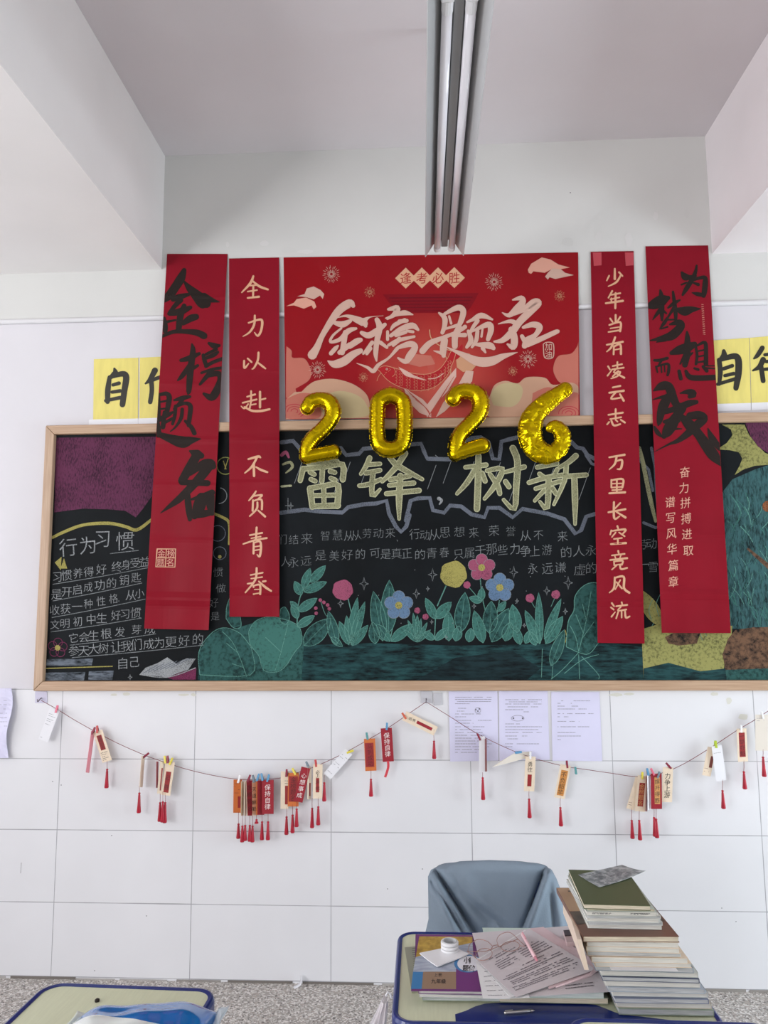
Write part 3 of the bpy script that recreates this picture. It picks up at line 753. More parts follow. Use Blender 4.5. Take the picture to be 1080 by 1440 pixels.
OFF = 0.0009
def strokes(mb, data, T, m, S, k=1.0, clamp=None, steps=5):
    for s in data: mb.line([(p[0], p[1], p[2]*k) for p in T(s)], 1, m, S, steps=steps, clamp=clamp)

# ---- broad banner at left: four big black brush characters
Q = [(235, 357), (320, 357), (293.3, 886), (202.8, 884)]
SB = hang(TAB, ((416, .0012, 4), (541, .0015, 5), (618, .003, 6), (682, .0022, 5), (759, .0018, 5), (843, .0075, 11)), 0.0035, 0.3, 0.006, 260, 45)
mb, _ = hung_sheet('banner', Q, SB, M_red, 14, 130)
ban = mb.build('red_banner'); tag(ban, 'wide red banner with four big black characters, over the left end of the chalkboard', 'banner', 'red paper banners')
mb = MB(); S = SB(OFF); C = clampx(Q); A1 = xf((210, 370), 9.0); A2 = xf((200, 340), 4.8); A3 = xf((205, 530), 6.858)
strokes(mb, [[(440, 90, 60), (400, 190, 110), (330, 300, 110), (260, 400, 110), (190, 460, 80)], [(440, 230, 20), (500, 310, 80), (590, 400, 130), (680, 490, 170), (720, 510, 120)], [(690, 430, 110), (780, 465, 70), (885, 492, 12)],
    [(300, 460, 60), (380, 430, 80), (500, 395, 40)], [(400, 470, 60), (340, 520, 60), (270, 610, 50), (250, 640, 50)], [(260, 640, 60), (400, 610, 90), (520, 560, 50)], [(440, 540, 60), (400, 640, 80), (380, 750, 80), (370, 850, 70)],
    [(430, 760, 60), (520, 700, 90), (590, 680, 80)], [(185, 700, 50), (200, 800, 70), (200, 860, 60)], [(190, 750, 40), (330, 720, 25)], [(165, 925, 40), (300, 870, 50), (450, 865, 60), (600, 880, 80), (690, 920, 90)]], A1, M_ink, S, clamp=C)
strokes(mb, [[(335, 690, 12), (342, 740, 38), (325, 870, 45), (315, 1000, 36), (310, 1025, 16)], [(262, 800, 24), (320, 785, 38), (385, 755, 22)], [(325, 830, 35), (270, 905, 32), (240, 935, 12)], [(350, 850, 25), (375, 835, 20)], [(450, 685, 20), (485, 702, 40), (520, 700, 20)],
    [(430, 760, 20), (500, 725, 22)], [(412, 765, 25), (420, 800, 30), (430, 830, 28)], [(420, 790, 20), (480, 765, 30), (510, 745, 20)], [(430, 840, 26), (480, 812, 24), (540, 790, 25)], [(400, 885, 18), (470, 862, 22), (540, 850, 20)], [(470, 870, 35), (430, 915, 30), (390, 962, 18)],
    [(440, 905, 26), (510, 890, 40), (530, 930, 45), (500, 1010, 55), (465, 1050, 50), (415, 1025, 18)]], A2, M_ink, S, clamp=C)
strokes(mb, [[(108, 1030, 25), (108, 1130, 34), (108, 1200, 30)], [(110, 1035, 20), (160, 1025, 30), (182, 1050, 36), (172, 1120, 34), (160, 1180, 25)], [(120, 1082, 14), (170, 1072, 14)], [(115, 1130, 14), (165, 1125, 14)], [(105, 1205, 34), (180, 1165, 28), (205, 1150, 15)], [(150, 1150, 25), (140, 1250, 34)], [(150, 1222, 20), (205, 1192, 20)], [(100, 1230, 40), (110, 1300, 44)],
    [(100, 1295, 30), (180, 1325, 55), (270, 1352, 80), (330, 1340, 50), (392, 1330, 8)], [(215, 1070, 14), (270, 1055, 32), (322, 1045, 20)], [(270, 1070, 26), (240, 1100, 20), (212, 1130, 12)], [(225, 1110, 25), (220, 1170, 25), (205, 1230, 20)], [(230, 1112, 18), (290, 1090, 24), (325, 1110, 32), (320, 1180, 32), (312, 1240, 25)], [(270, 1130, 24), (262, 1190, 25), (225, 1250, 15), (190, 1280, 8)], [(290, 1210, 20), (330, 1250, 30), (352, 1292, 32)]], A2, M_ink, S, clamp=C)
strokes(mb, [[(425, 715, 20), (490, 745, 90), (535, 760, 60)], [(490, 760, 90), (420, 880, 90), (350, 1000, 80)], [(430, 940, 30), (540, 850, 80), (620, 835, 90), (645, 860, 70)], [(610, 860, 90), (540, 950, 90), (450, 1050, 80), (330, 1170, 70), (240, 1240, 45), (140, 1315, 6)], [(345, 1020, 50), (480, 1020, 60), (595, 1025, 60)],
    [(400, 1140, 60), (415, 1280, 64), (425, 1375, 40)], [(445, 1180, 25), (560, 1150, 60), (640, 1115, 60)], [(540, 1170, 110), (510, 1260, 120), (470, 1345, 60)], [(625, 1150, 80), (625, 1240, 80), (640, 1310, 60)], [(470, 1335, 60), (560, 1320, 70), (655, 1300, 50)]], A3, M_ink, S, clamp=C)
q = [(221, 772), (247, 772), (246, 797.5), (219, 797)]
mb.line(q+[q[0]], 1.5, M_gold, S, curve=False); mb.line([(234, 772), (232.5, 797)], 1.2, M_gold, S); mb.line([(220, 784.5), (246.5, 784.5)], 1.2, M_gold, S)
for c, x, y in (('金', 227, 778.5), ('榜', 240.5, 778.5), ('题', 226, 791), ('名', 239.5, 791)): mb.glyph(c, x, y, 11.5, M_goldp, S, 0.0)
mb.build('lettering', ban)

# ---- narrow banner at left: eight gold characters
Q = [(322, 363.5), (392.5, 362), (392.8, 867.3), (322.8, 867.3)]
SB = hang(TAB, ((520, .001, 4), (618, .0022, 5), (679, .0022, 4), (760, .001, 4), (831, .0035, 6)), 0.005, 1.7, 0.003, 357, 35)
mb, _ = hung_sheet('banner', Q, SB, M_red, 14, 120)
ban = mb.build('red_banner'); tag(ban, 'narrow red paper banner with eight spaced gold characters, left of the big red poster', 'banner', 'red paper banners')
mb = MB(); S = SB(OFF); C = clampx(Q); A4 = xf((200, 620), 4.909)
strokes(mb, [[(750, 232, 12), (730, 280, 16), (672, 342, 8)], [(742, 262, 10), (790, 300, 15), (848, 322, 12)], [(728, 296, 9), (768, 292, 10)], [(712, 336, 9), (775, 326, 10)], [(750, 295, 12), (748, 375, 12)], [(712, 379, 11), (788, 371, 13)],
    [(718, 547, 10), (790, 525, 13), (810, 540, 15), (802, 600, 14), (780, 635, 13), (758, 612, 6)], [(760, 498, 12), (755, 560, 14), (725, 610, 12), (678, 640, 5)],
    [(688, 803, 12), (690, 852, 13), (718, 822, 8)], [(712, 788, 11), (738, 812, 12)], [(785, 748, 13), (780, 800, 13), (755, 850, 11), (738, 860, 5)], [(780, 815, 9), (805, 835, 13), (832, 856, 10)],
    [(708, 1046, 10), (762, 1030, 12)], [(735, 1008, 11), (735, 1070, 12)], [(678, 1087, 10), (772, 1064, 11)], [(735, 1075, 10), (725, 1125, 11)], [(735, 1101, 9), (767, 1095, 9)], [(715, 1095, 9), (690, 1125, 10), (668, 1110, 6)], [(690, 1115, 10), (740, 1140, 14), (800, 1142, 15), (860, 1130, 12)], [(795, 1013, 14), (795, 1117, 14)], [(800, 1066, 10), (832, 1058, 10)]], A2, M_gold, S, 1.12, C)
strokes(mb, [[(733, 126, 12), (800, 108, 16), (816, 115, 10)], [(790, 120, 13), (755, 180, 14), (708, 222, 8)], [(770, 165, 15), (772, 242, 15)], [(785, 180, 9), (820, 200, 15), (864, 216, 12)],
    [(785, 348, 10), (765, 380, 14), (736, 412, 8)], [(770, 380, 10), (828, 374, 12), (800, 400, 9)], [(765, 410, 12), (762, 482, 13)], [(765, 415, 9), (822, 405, 13), (826, 472, 13)], [(795, 425, 12), (790, 470, 13), (742, 520, 9)], [(800, 480, 10), (848, 522, 14)],
    [(743, 651, 10), (828, 635, 11)], [(697, 712, 9), (780, 685, 12), (860, 671, 12)], [(752, 673, 8), (818, 660, 9)], [(790, 598, 13), (785, 680, 13)], [(770, 700, 12), (768, 777, 13)], [(770, 705, 9), (812, 694, 13), (820, 740, 14), (810, 797, 14), (793, 785, 7)], [(775, 731, 8), (812, 725, 8)], [(775, 756, 8), (812, 750, 8)],
    [(748, 926, 9), (832, 910, 10)], [(752, 951, 8), (828, 940, 9)], [(728, 986, 10), (852, 968, 12)], [(790, 878, 13), (780, 960, 13), (712, 1047, 9)], [(805, 970, 10), (850, 1010, 15), (890, 1036, 12)], [(768, 1000, 10), (770, 1058, 12)], [(770, 1000, 9), (812, 995, 13), (814, 1058, 13)], [(775, 1026, 7), (806, 1025, 7)], [(775, 1056, 8), (808, 1051, 8)]], A4, M_gold, S, 1.12, C)
mb.build('lettering', ban)

# ---- narrow banner at right: fourteen gold characters
Q = [(830.5, 354), (891, 353), (906.5, 905), (840.5, 904)]
SB = hang(TAB, ((618, .001, 4), (765, .0018, 4), (846, .004, 6)), 0.0025, 2.5, 0.003, 868, 32)
mb, _ = hung_sheet('banner', Q, SB, M_red, 12, 130)
ban = mb.build('red_banner'); tag(ban, 'narrow red paper banner with fourteen gold characters, right of the big red poster', 'banner', 'red paper banners')
mb = MB(); S = SB(OFF); C = clampx(Q); A5 = xf((820, 340), 4.154); A6 = xf((820, 620), 4.154)
strokes(mb, [[(185, 158, 10), (185, 217, 13)], [(152, 198, 9), (138, 227, 7)], [(210, 178, 10), (230, 200, 9)], [(220, 195, 9), (195, 235, 11), (148, 260, 6)],
    [(170, 288, 10), (148, 327, 8)], [(165, 310, 8), (217, 300, 9)], [(160, 336, 8), (212, 325, 8)], [(165, 330, 8), (165, 355, 8)], [(133, 359, 10), (232, 345, 12)], [(190, 300, 11), (188, 388, 11)],
    [(190, 428, 11), (190, 472, 10)], [(158, 448, 9), (172, 468, 9)], [(217, 438, 9), (200, 465, 9)], [(153, 486, 9), (217, 470, 11), (216, 522, 12)], [(160, 506, 7), (210, 498, 7)], [(148, 527, 8), (212, 517, 9)],
    [(138, 602, 9), (232, 584, 11)], [(187, 558, 11), (165, 615, 11), (138, 642, 6)], [(180, 610, 9), (178, 657, 10)], [(180, 612, 9), (217, 600, 11), (221, 655, 12)], [(185, 631, 7), (215, 625, 7)],
    [(146, 728, 10), (157, 747, 8)], [(143, 782, 9), (167, 750, 6)], [(173, 726, 8), (227, 715, 9)], [(200, 703, 9), (200, 735, 9)], [(168, 746, 8), (237, 735, 9)], [(190, 745, 8), (178, 762, 7)], [(205, 755, 9), (173, 787, 8)], [(185, 766, 8), (217, 760, 9), (200, 785, 9), (163, 799, 6)], [(195, 770, 8), (240, 794, 11)],
    [(173, 851, 9), (217, 842, 10)], [(153, 882, 10), (237, 870, 12)], [(190, 880, 10), (163, 917, 9), (217, 911, 9)], [(215, 890, 9), (237, 928, 12)],
    [(148, 1011, 9), (232, 998, 10)], [(190, 978, 10), (190, 1032, 9)], [(158, 1036, 8), (222, 1025, 9)], [(152, 1053, 9), (140, 1067, 8)], [(165, 1045, 10), (180, 1073, 11), (217, 1065, 9)], [(190, 1040, 9), (201, 1051, 8)], [(220, 1040, 9), (244, 1056, 10)]], A5, M_gold, S, 1.12, C)
strokes(mb, [[(153, 96, 9), (242, 81, 12)], [(195, 95, 11), (185, 135, 11), (153, 167, 6)], [(190, 120, 8), (227, 112, 11), (221, 160, 12), (200, 165, 7)],
    [(165, 228, 9), (165, 272, 9)], [(165, 230, 9), (232, 224, 11), (229, 272, 11)], [(170, 250, 7), (225, 248, 7)], [(165, 273, 8), (228, 268, 8)], [(197, 230, 9), (197, 302, 9)], [(170, 288, 8), (225, 284, 8)], [(153, 306, 10), (245, 300, 12)],
    [(217, 363, 9), (185, 396, 8)], [(148, 417, 10), (247, 399, 11)], [(180, 358, 11), (182, 452, 12), (213, 440, 7)], [(195, 415, 8), (247, 447, 13)],
    [(200, 498, 10), (206, 516, 8)], [(165, 523, 9), (158, 547, 8)], [(170, 526, 8), (247, 517, 11), (232, 542, 8)], [(190, 535, 8), (168, 562, 7)], [(210, 535, 8), (242, 557, 9)], [(180, 573, 8), (227, 567, 8)], [(203, 570, 9), (203, 600, 9)], [(163, 603, 10), (250, 597, 12)],
    [(205, 643, 10), (209, 661, 8)], [(168, 669, 8), (242, 660, 9)], [(185, 672, 7), (190, 686, 7)], [(222, 665, 7), (215, 683, 7)], [(158, 696, 9), (257, 685, 11)], [(180, 704, 8), (182, 727, 8)], [(180, 705, 8), (230, 700, 10), (226, 724, 9)], [(185, 726, 7), (225, 720, 7)], [(195, 728, 8), (168, 752, 7)], [(215, 725, 9), (222, 749, 10), (257, 742, 9)],
    [(185, 798, 10), (180, 860, 11), (153, 887, 6)], [(185, 800, 9), (237, 794, 12), (239, 860, 12), (270, 887, 12)], [(217, 813, 8), (188, 867, 7)], [(195, 825, 8), (227, 862, 9)],
    [(168, 948, 10), (181, 966, 8)], [(163, 973, 9), (179, 986, 8)], [(166, 1027, 9), (187, 1000, 6)], [(193, 966, 8), (257, 958, 10)], [(225, 943, 9), (229, 956, 8)], [(220, 970, 8), (203, 992, 8), (252, 985, 9)], [(205, 1000, 8), (193, 1037, 8)], [(225, 998, 8), (225, 1032, 8)], [(245, 995, 9), (250, 1032, 11), (272, 1025, 8)]], A6, M_gold, S, 1.12, C)
mb.build('lettering', ban)
M_tapec = mat('clear_tape', (186, 70, 80), rough=0.15)
mb = MB(); S = SB(0.0012)
for x in (833, 878): mb.poly([(x+0.5, 355), (x+13, 355), (x+13, 373), (x+2, 374)], M_tapec, S)
mb.build('tape', ban)

# ---- broad banner at right: five black brush characters of mixed size
Q = [(907.6, 346.3), (995.8, 345), (1027.7, 890.5), (930.5, 890)]
SB = hang(TAB, ((430, .0012, 4), (618, .0012, 4), (750, .0024, 5), (835, .0065, 9)), 0.0022, 4.0, 0.004, 965, 46)
mb, _ = hung_sheet('banner', Q, SB, M_red, 14, 130)
ban = mb.build('red_banner'); tag(ban, 'wide red banner with black characters of mixed sizes, over the chalkboard at right', 'banner', 'red paper banners')
mb = MB(); S = SB(OFF); C = clampx(Q); A7 = xf((900, 360), 7.714); A8 = xf((900, 520), 7.714)
strokes(mb, [[(615, 103, 22), (600, 180, 40), (550, 280, 52), (500, 360, 50), (463, 422, 26)], [(455, 180, 30), (490, 225, 80), (540, 230, 50), (605, 215, 25)], [(448, 312, 18), (505, 288, 22)], [(560, 262, 40), (640, 240, 36), (705, 235, 45), (708, 300, 60), (700, 380, 60), (690, 430, 50)], [(690, 425, 40), (620, 412, 45), (560, 396, 8)], [(580, 290, 22), (632, 310, 38)],
    [(220, 370, 22), (230, 430, 52), (235, 560, 62), (240, 695, 26)], [(85, 545, 50), (150, 525, 110), (240, 480, 120), (305, 455, 50)], [(230, 570, 50), (180, 635, 35), (138, 692, 10)], [(250, 590, 28), (285, 622, 22)], [(358, 388, 26), (370, 480, 40), (385, 600, 46), (390, 705, 30)], [(305, 562, 22), (370, 512, 42), (433, 478, 20)], [(370, 560, 40), (305, 662, 22)], [(390, 575, 30), (480, 598, 100), (560, 580, 70), (662, 572, 8)],
    [(300, 670, 28), (260, 730, 40), (215, 792, 12)], [(290, 692, 18), (380, 690, 20)], [(325, 742, 22), (420, 722, 70), (442, 765, 90), (350, 860, 100), (240, 892, 60), (108, 917, 12)], [(230, 790, 18), (300, 768, 20)], [(270, 900, 60), (175, 937, 8)],
    [(510, 822, 22), (515, 900, 60), (510, 1050, 80), (488, 1182, 60)], [(340, 1052, 45), (430, 1020, 100), (520, 990, 100), (593, 958, 60)], [(500, 1060, 50), (435, 1172, 16)], [(530, 1080, 40), (572, 1050, 18)], [(605, 980, 28), (620, 1080, 32), (608, 1172, 32)], [(620, 972, 22), (705, 940, 42), (716, 1050, 46), (715, 1172, 52)], [(630, 1032, 18), (690, 1020, 20)], [(630, 1092, 18), (690, 1080, 20)], [(615, 1155, 20), (700, 1142, 24)],
    [(590, 1218, 26), (632, 1232, 32)], [(685, 1200, 36), (725, 1245, 42)], [(735, 1192, 16), (835, 1190, 12)], [(715, 1215, 22), (825, 1222, 16)],
    [(155, 1132, 28), (220, 1130, 36), (297, 1108, 34)], [(230, 1140, 28), (198, 1192, 18)], [(175, 1200, 24), (190, 1262, 18)], [(180, 1200, 18), (300, 1170, 30), (312, 1235, 36), (300, 1292, 30)], [(230, 1190, 18), (235, 1262, 18)], [(265, 1180, 16), (270, 1256, 16)]], A7, M_ink, S, clamp=C)
strokes(mb, [[(425, 15, 40), (443, 95, 44)], [(498, 15, 36), (540, 78, 60), (650, 90, 62), (815, 82, 60)],
    [(148, 228, 16), (230, 180, 90), (300, 172, 90), (330, 220, 100), (360, 300, 90), (400, 380, 80), (475, 400, 56)], [(135, 327, 8), (220, 300, 30), (305, 290, 60)], [(300, 300, 90), (260, 380, 110), (230, 460, 90), (210, 560, 60), (198, 602, 18)], [(240, 460, 60), (330, 440, 60), (440, 400, 72), (540, 362, 72), (613, 350, 46)], [(460, 420, 90), (400, 500, 100), (340, 600, 130), (290, 680, 110), (260, 722, 56)],
    [(155, 622, 30), (190, 680, 52), (232, 722, 26)], [(350, 642, 36), (455, 640, 10)], [(265, 565, 40), (400, 540, 90)], [(435, 255, 14), (520, 240, 60), (572, 262, 92), (540, 292, 46)], [(465, 520, 70), (540, 600, 120), (620, 680, 100), (720, 820, 120), (800, 930, 120), (890, 1025, 56)], [(540, 500, 80), (640, 492, 92), (692, 530, 92), (620, 600, 96), (520, 690, 80), (410, 770, 50), (310, 810, 24), (155, 892, 4)], [(735, 630, 8), (780, 740, 74), (865, 850, 60)]], A8, M_ink, S, clamp=C)
for c, x, y in (('奋', 963, 664), ('力', 962, 686), ('拼', 964, 707), ('搏', 965, 729), ('进', 966, 751), ('取', 968, 774), ('谱', 942.5, 706), ('写', 943, 728), ('风', 944, 750), ('华', 945, 772), ('篇', 947, 795), ('章', 947, 818)):
    mb.glyph(c, x, y, 16.5, M_goldp, S, 0.0, sheary=0.14, sx=0.92)
for k in range(17): mb.line([(986.2+k*0.16, 428+k*2.6), (989.4+k*0.16, 428.6+k*2.6)], 0.5, M_goldp, S)
mb.build('lettering', ban)

# ---- big red poster
Q = [(398.8, 362), (813, 354.8), (815.5, 585.5), (401.5, 590)]
TABP = [(350, -0.0142), (438, -0.0285), (462, -0.0290), (592, -0.0300)]
SP = hang(TABP, (), 0.0, 0)
M_poster = mat('poster_red', (142, 8, 20), rough=0.30, var=0.05, vscale=3, bump=0.03, bscale=6)
M_poster.node_tree.nodes['Principled BSDF'].inputs['Specular IOR Level'].default_value = 0.25
def glow(m, centre, rx, rz, c):
    """the printed colour of the sheet itself warms towards its lower middle"""
    nt = m.node_tree; b = nt.nodes['Principled BSDF']
    tc = nt.nodes.new('ShaderNodeTexCoord'); mp = nt.nodes.new('ShaderNodeMapping'); mp.vector_type = 'POINT'
    mp.inputs['Scale'].default_value = (1/rx, 0.0, 1/rz); mp.inputs['Location'].default_value = (-centre.x/rx, 0, -centre.z/rz)
    gr = nt.nodes.new('ShaderNodeTexGradient'); gr.gradient_type = 'SPHERICAL'
    nt.links.new(tc.outputs['Object'], mp.inputs[0]); nt.links.new(mp.outputs[0], gr.inputs[0])
    mx = nt.nodes.new('ShaderNodeMix'); mx.data_type = 'RGBA'; src = b.inputs['Base Color'].links[0].from_socket
    nt.links.new(gr.outputs[0], mx.inputs[0]); nt.links.new(src, mx.inputs[6]); mx.inputs[7].default_value = lin(c); nt.links.new(mx.outputs[2], b.inputs['Base Color'])
glow(M_poster, P(612, 540, -0.029), 0.36, 0.40, (196, 86, 72))
mb, _ = hung_sheet('poster', Q, SP, M_poster, 30, 24)
pos = mb.build('red_poster'); tag(pos, 'large shiny red poster with pale brush lettering and clouds, behind the gold balloons', 'poster')
def pm(n, c): return mat('print_'+n, tuple(int(v*0.92) for v in c), rough=0.30, spec=0.2)
M_cream = pm('cream', (220, 182, 166)); M_peach = pm('peach', (204, 120, 104)); M_beige = pm('beige', (212, 168, 140)); M_beige2 = pm('yellow_beige', (208, 190, 146)); M_rose = pm('rose', (196, 66, 76)); M_glow = pm('warm_red', (186, 46, 46)); M_glow2 = pm('coral', (202, 92, 80)); M_dark = pm('maroon', (112, 12, 28)); M_dark2 = pm('deep_red', (136, 14, 28)); M_lite = pm('pale_pink', (230, 190, 176)); M_fish = pm('carp_red', (184, 36, 44)); M_pgold = pm('soft_gold', (214, 160, 124))
def inside(S):
    return lambda x, y: S(min(max(x, 402.2), 813.5), min(y, 589.3-(x-401.5)*0.0108))
L0, L1_, L2_, L3_ = inside(SP(.0006)), inside(SP(.0010)), inside(SP(.0014)), inside(SP(.0018))
G3 = xf((390, 340), 4.696); G4 = xf((600, 340), 4.696)
def smooth(pl): return crom([tuple(p) for p in pl]+[tuple(pl[0])], 5)[:-1]
mb = MB()
mb.poly([(538, 414), (673, 412), (668, 422), (662, 432), (655, 440), (560, 440), (552, 432), (546, 424)], M_dark2, L0)
for k in range(5): mb.line([(548+k*3, 419+k*4.6), (664-k*3, 418+k*4.6)], 1.6-0.15*k, M_dark, L1_)
for pl, m in ((G3([(60, 690), (95, 720), (100, 765), (180, 772), (222, 850), (215, 905), (170, 945), (110, 1000), (55, 1020)]), M_peach), (G4([(1012, 655), (960, 735), (870, 755), (836, 830), (850, 890), (890, 935), (1012, 970)]), M_peach),
              (G3([(110, 995), (180, 965), (250, 920), (370, 905), (500, 940), (590, 1010), (612, 1100), (600, 1172), (55, 1172), (52, 1060)]), M_beige), (G4([(420, 1010), (450, 945), (520, 918), (600, 935), (660, 895), (780, 898), (835, 945), (960, 930), (1014, 990), (1016, 1165), (420, 1165)]), M_beige)):
    mb.poly(smooth(pl), m, L1_)
for pl, m in ((G3([(300, 1090), (330, 1010), (420, 985), (520, 1010), (580, 1060), (590, 1150), (330, 1160)]), M_beige2), (G4([(440, 1080), (425, 1010), (470, 950), (560, 930), (630, 960), (620, 1040), (560, 1090)]), M_beige2), (G3([(55, 1040), (150, 1000), (240, 1010), (280, 1080), (270, 1165), (55, 1165)]), M_peach), (G4([(700, 1000), (800, 960), (900, 990), (1014, 1010), (1014, 1160), (720, 1160)]), M_peach)):
    mb.poly(smooth(pl), m, L2_)
for x, y, s in ((414, 572, 1), (800, 575, -1)):
    for r in (4, 8, 12): mb.ring(x, y+6, r*1.2, 1.1, M_rose, L3_, 16, ry=r*.8, a0=math.pi*0.95, a1=math.pi*2.3)
mb.poly(G3([(120, 970), (190, 930), (215, 935), (160, 990), (125, 992)]), M_poster, L2_)
# carp, book and swirl
fish = [(533, 519, 3), (541, 521, 13), (556, 529, 21), (580, 537, 23), (604, 536, 20), (622, 525, 14), (632, 509, 9), (637, 497, 7)]
mb.line([(x, y, w+1.6) for x, y, w in fish], 1, M_pgold, L2_, steps=6); mb.line(fish, 1, M_fish, L2_, steps=6)
mb.poly(smooth([(634, 502), (628, 488), (640, 494), (650, 484), (649, 498), (641, 506)]), M_fish, L2_)
for k, (x, y, w) in enumerate(crom(fish[2:-1], 5)):
    for j in range(-2, 3):
        if abs(j)*4.2 < w*.45: mb.ring(x+(k % 2)*1.5, y+j*4.2+(k % 2)*2.1, 2.2, 0.35, M_pgold, L3_, 7, a0=-math.pi/2, a1=math.pi/2)
mb.disc(544, 519, 1.6, M_cream, L3_, 10); mb.disc(544, 519, 0.8, M_dark, SP(.0021), 8); mb.ring(549, 523, 7, 0.6, M_pgold, L3_, 10, a0=-1.0, a1=1.2)
mb.line([(536, 524), (532, 530), (530, 536)], 0.6, M_pgold, L3_)
mb.poly(smooth(G3([(800, 826), (850, 850), (900, 880), (950, 900), (985, 915), (900, 900), (840, 880)])), M_lite, L3_)
mb.poly([(604, 500), (612, 506), (611, 520), (604, 528), (600, 512)], M_glow2, L2_)
mb.poly(G3([(830, 935), (870, 985), (960, 1040), (1015, 1100), (1016, 1165), (940, 1130), (870, 1060), (845, 1000)]), M_lite, L2_); mb.poly(G4([(195, 832), (195, 890), (140, 985), (70, 1060), (20, 1140), (2, 1165), (-8, 1090), (60, 1000), (120, 920)]), M_lite, L2_)
mb.poly(G4([(260, 850), (310, 855), (300, 920), (230, 1010), (120, 1120), (60, 1160), (110, 1060), (200, 960)]), M_cream, L2_)
for k in range(4): mb.line(G3([(850+k*20, 975+k*22), (960+k*10, 1075+k*10), (1012, 1150)]), 0.6, M_glow2, L3_); mb.line(G4([(180-k*24, 890+k*40), (90-k*12, 1030+k*22), (8, 1155)]), 0.6, M_glow2, L3_)
mb.line([(604, 464), (608, 478), (630, 492), (660, 498)], 1.4, M_pgold, L2_); mb.line([(626, 500), (634, 520), (630, 540)], 1.2, M_pgold, L2_); mb.line(G4([(110, 870), (60, 900), (10, 905)]), 1.2, M_lite, L3_)
mb.poly(G4([(190, 740), (260, 770), (340, 800), (300, 850), (240, 860), (200, 830)]), M_pgold, L1_); mb.poly([(560, 508), (585, 498), (606, 500), (612, 512), (590, 516)], M_peach, L2_)
# fireworks
for x, y, r in ((466, 385.5, 12.5), (520, 411, 8), (446.5, 520, 12.5), (511, 530.5, 7), (695, 396.5, 13), (787, 416, 8), (742.5, 505, 13), (721, 522, 7), (545, 523, 7)):
    m = M_cream if r > 10 else M_pgold
    for k in range(int(12+r*0.9)):
        a = k*2*math.pi/int(12+r*.9)+rnd.uniform(-.08, .08)
        for r0, r1 in ((0.16, 0.5), (0.58+0.1*(k % 2), 0.86+0.14*(k % 2))):
            mb.line([(x+r*r0*math.cos(a), y+r*r0*math.sin(a)), (x+r*r1*math.cos(a), y+r*r1*math.sin(a))], 0.5 if r > 10 else 0.4, m, L2_, cap=False)
# small clouds in the upper corners
for_ = smooth
mb.poly(G3([(60, 425), (110, 402), (128, 378), (190, 368), (245, 395), (258, 430), (240, 446), (226, 420), (175, 442), (110, 420)]), M_goldp, L1_); mb.poly(G3([(132, 360), (180, 345), (195, 308), (240, 295), (285, 318), (310, 345), (300, 378), (282, 355), (240, 380), (190, 365)]), M_cream, L2_)
mb.poly(G4([(668, 185), (690, 145), (760, 103), (820, 118), (870, 150), (945, 170), (890, 180), (830, 178), (780, 205), (705, 195), (690, 212), (674, 205)]), M_goldp, L1_); mb.poly(G4([(782, 230), (800, 205), (830, 175), (885, 180), (915, 205), (972, 220), (900, 235), (850, 246), (812, 234), (800, 250)]), M_cream, L2_)
for c, x in (('逢', 570.6), ('考', 593.2), ('必', 616), ('胜', 638.8)):
    y = 391.3-(x-570)*0.010
    mb.poly([(x, y-15), (x+15, y), (x, y+14.5), (x-15, y)], M_gold, L1_); mb.glyph(c, x, y, 17, M_fish, L2_, 0.0, sheary=0.1)
mb.line([(764, 484), (768, 481.5), (775, 481.5), (778.5, 485), (778.5, 500), (775, 504), (768, 504), (765, 500), (764, 484)], 1.2, M_cream, L2_)
mb.glyph('加', 771.5, 487.5, 11, M_cream, L2_, 0.0); mb.glyph('油', 771.5, 498, 11, M_cream, L2_, 0.0)
mb.build('print', pos)
mb = MB(); E5 = xf((430, 410), 6.0); F5 = xf((590, 410), 5.4); S = SP(.0022)
KL = 0.88
strokes(mb, [[(400, 120, 40), (370, 100, 80), (290, 150, 78), (220, 240, 66), (140, 370, 52), (95, 470, 66), (55, 535, 90)], [(250, 225, 6), (340, 205, 25), (420, 232, 60), (490, 265, 72), (505, 290, 34)], [(490, 248, 60), (545, 215, 12), (655, 204, 4)], [(240, 262, 36), (310, 277, 62), (375, 248, 36)], [(300, 310, 20), (230, 370, 24), (208, 425, 28), (290, 402, 42), (360, 332, 52), (425, 312, 24)], [(335, 345, 50), (320, 440, 52), (308, 515, 50)], [(370, 460, 56), (430, 420, 60), (462, 408, 44)], [(285, 515, 44), (370, 450, 50)], [(213, 522, 42), (250, 480, 42), (272, 458, 20)], [(183, 583, 8), (240, 612, 72), (320, 590, 84), (400, 530, 70), (462, 500, 50)],
    [(600, 238, 46), (622, 300, 60), (600, 420, 52), (590, 520, 46), (597, 585, 16)], [(472, 348, 40), (530, 370, 60), (600, 332, 60), (668, 278, 36)], [(560, 430, 40), (485, 525, 22)], [(545, 480, 40), (515, 525, 30)], [(630, 430, 40), (685, 472, 28)], [(698, 150, 28), (770, 140, 60), (750, 190, 50), (688, 232, 18)], [(675, 225, 14), (780, 190, 40), (840, 180, 50), (908, 196, 8)], [(835, 240, 38), (750, 282, 40), (718, 322, 20)], [(790, 252, 40), (852, 246, 38)], [(690, 338, 28), (690, 405, 30)], [(718, 372, 36), (810, 312, 50), (900, 288, 60), (948, 322, 26)], [(760, 372, 30), (842, 342, 36)], [(855, 332, 26), (905, 340, 28)], [(698, 452, 28), (780, 412, 40), (915, 380, 26)], [(790, 402, 50), (738, 455, 28)], [(780, 472, 36), (880, 442, 60), (922, 470, 60), (880, 540, 72), (840, 590, 50), (778, 560, 18)], [(770, 482, 38), (700, 560, 24), (612, 620, 36), (570, 672, 40), (520, 640, 28), (428, 604, 5)]], E5, M_cream, S, KL)
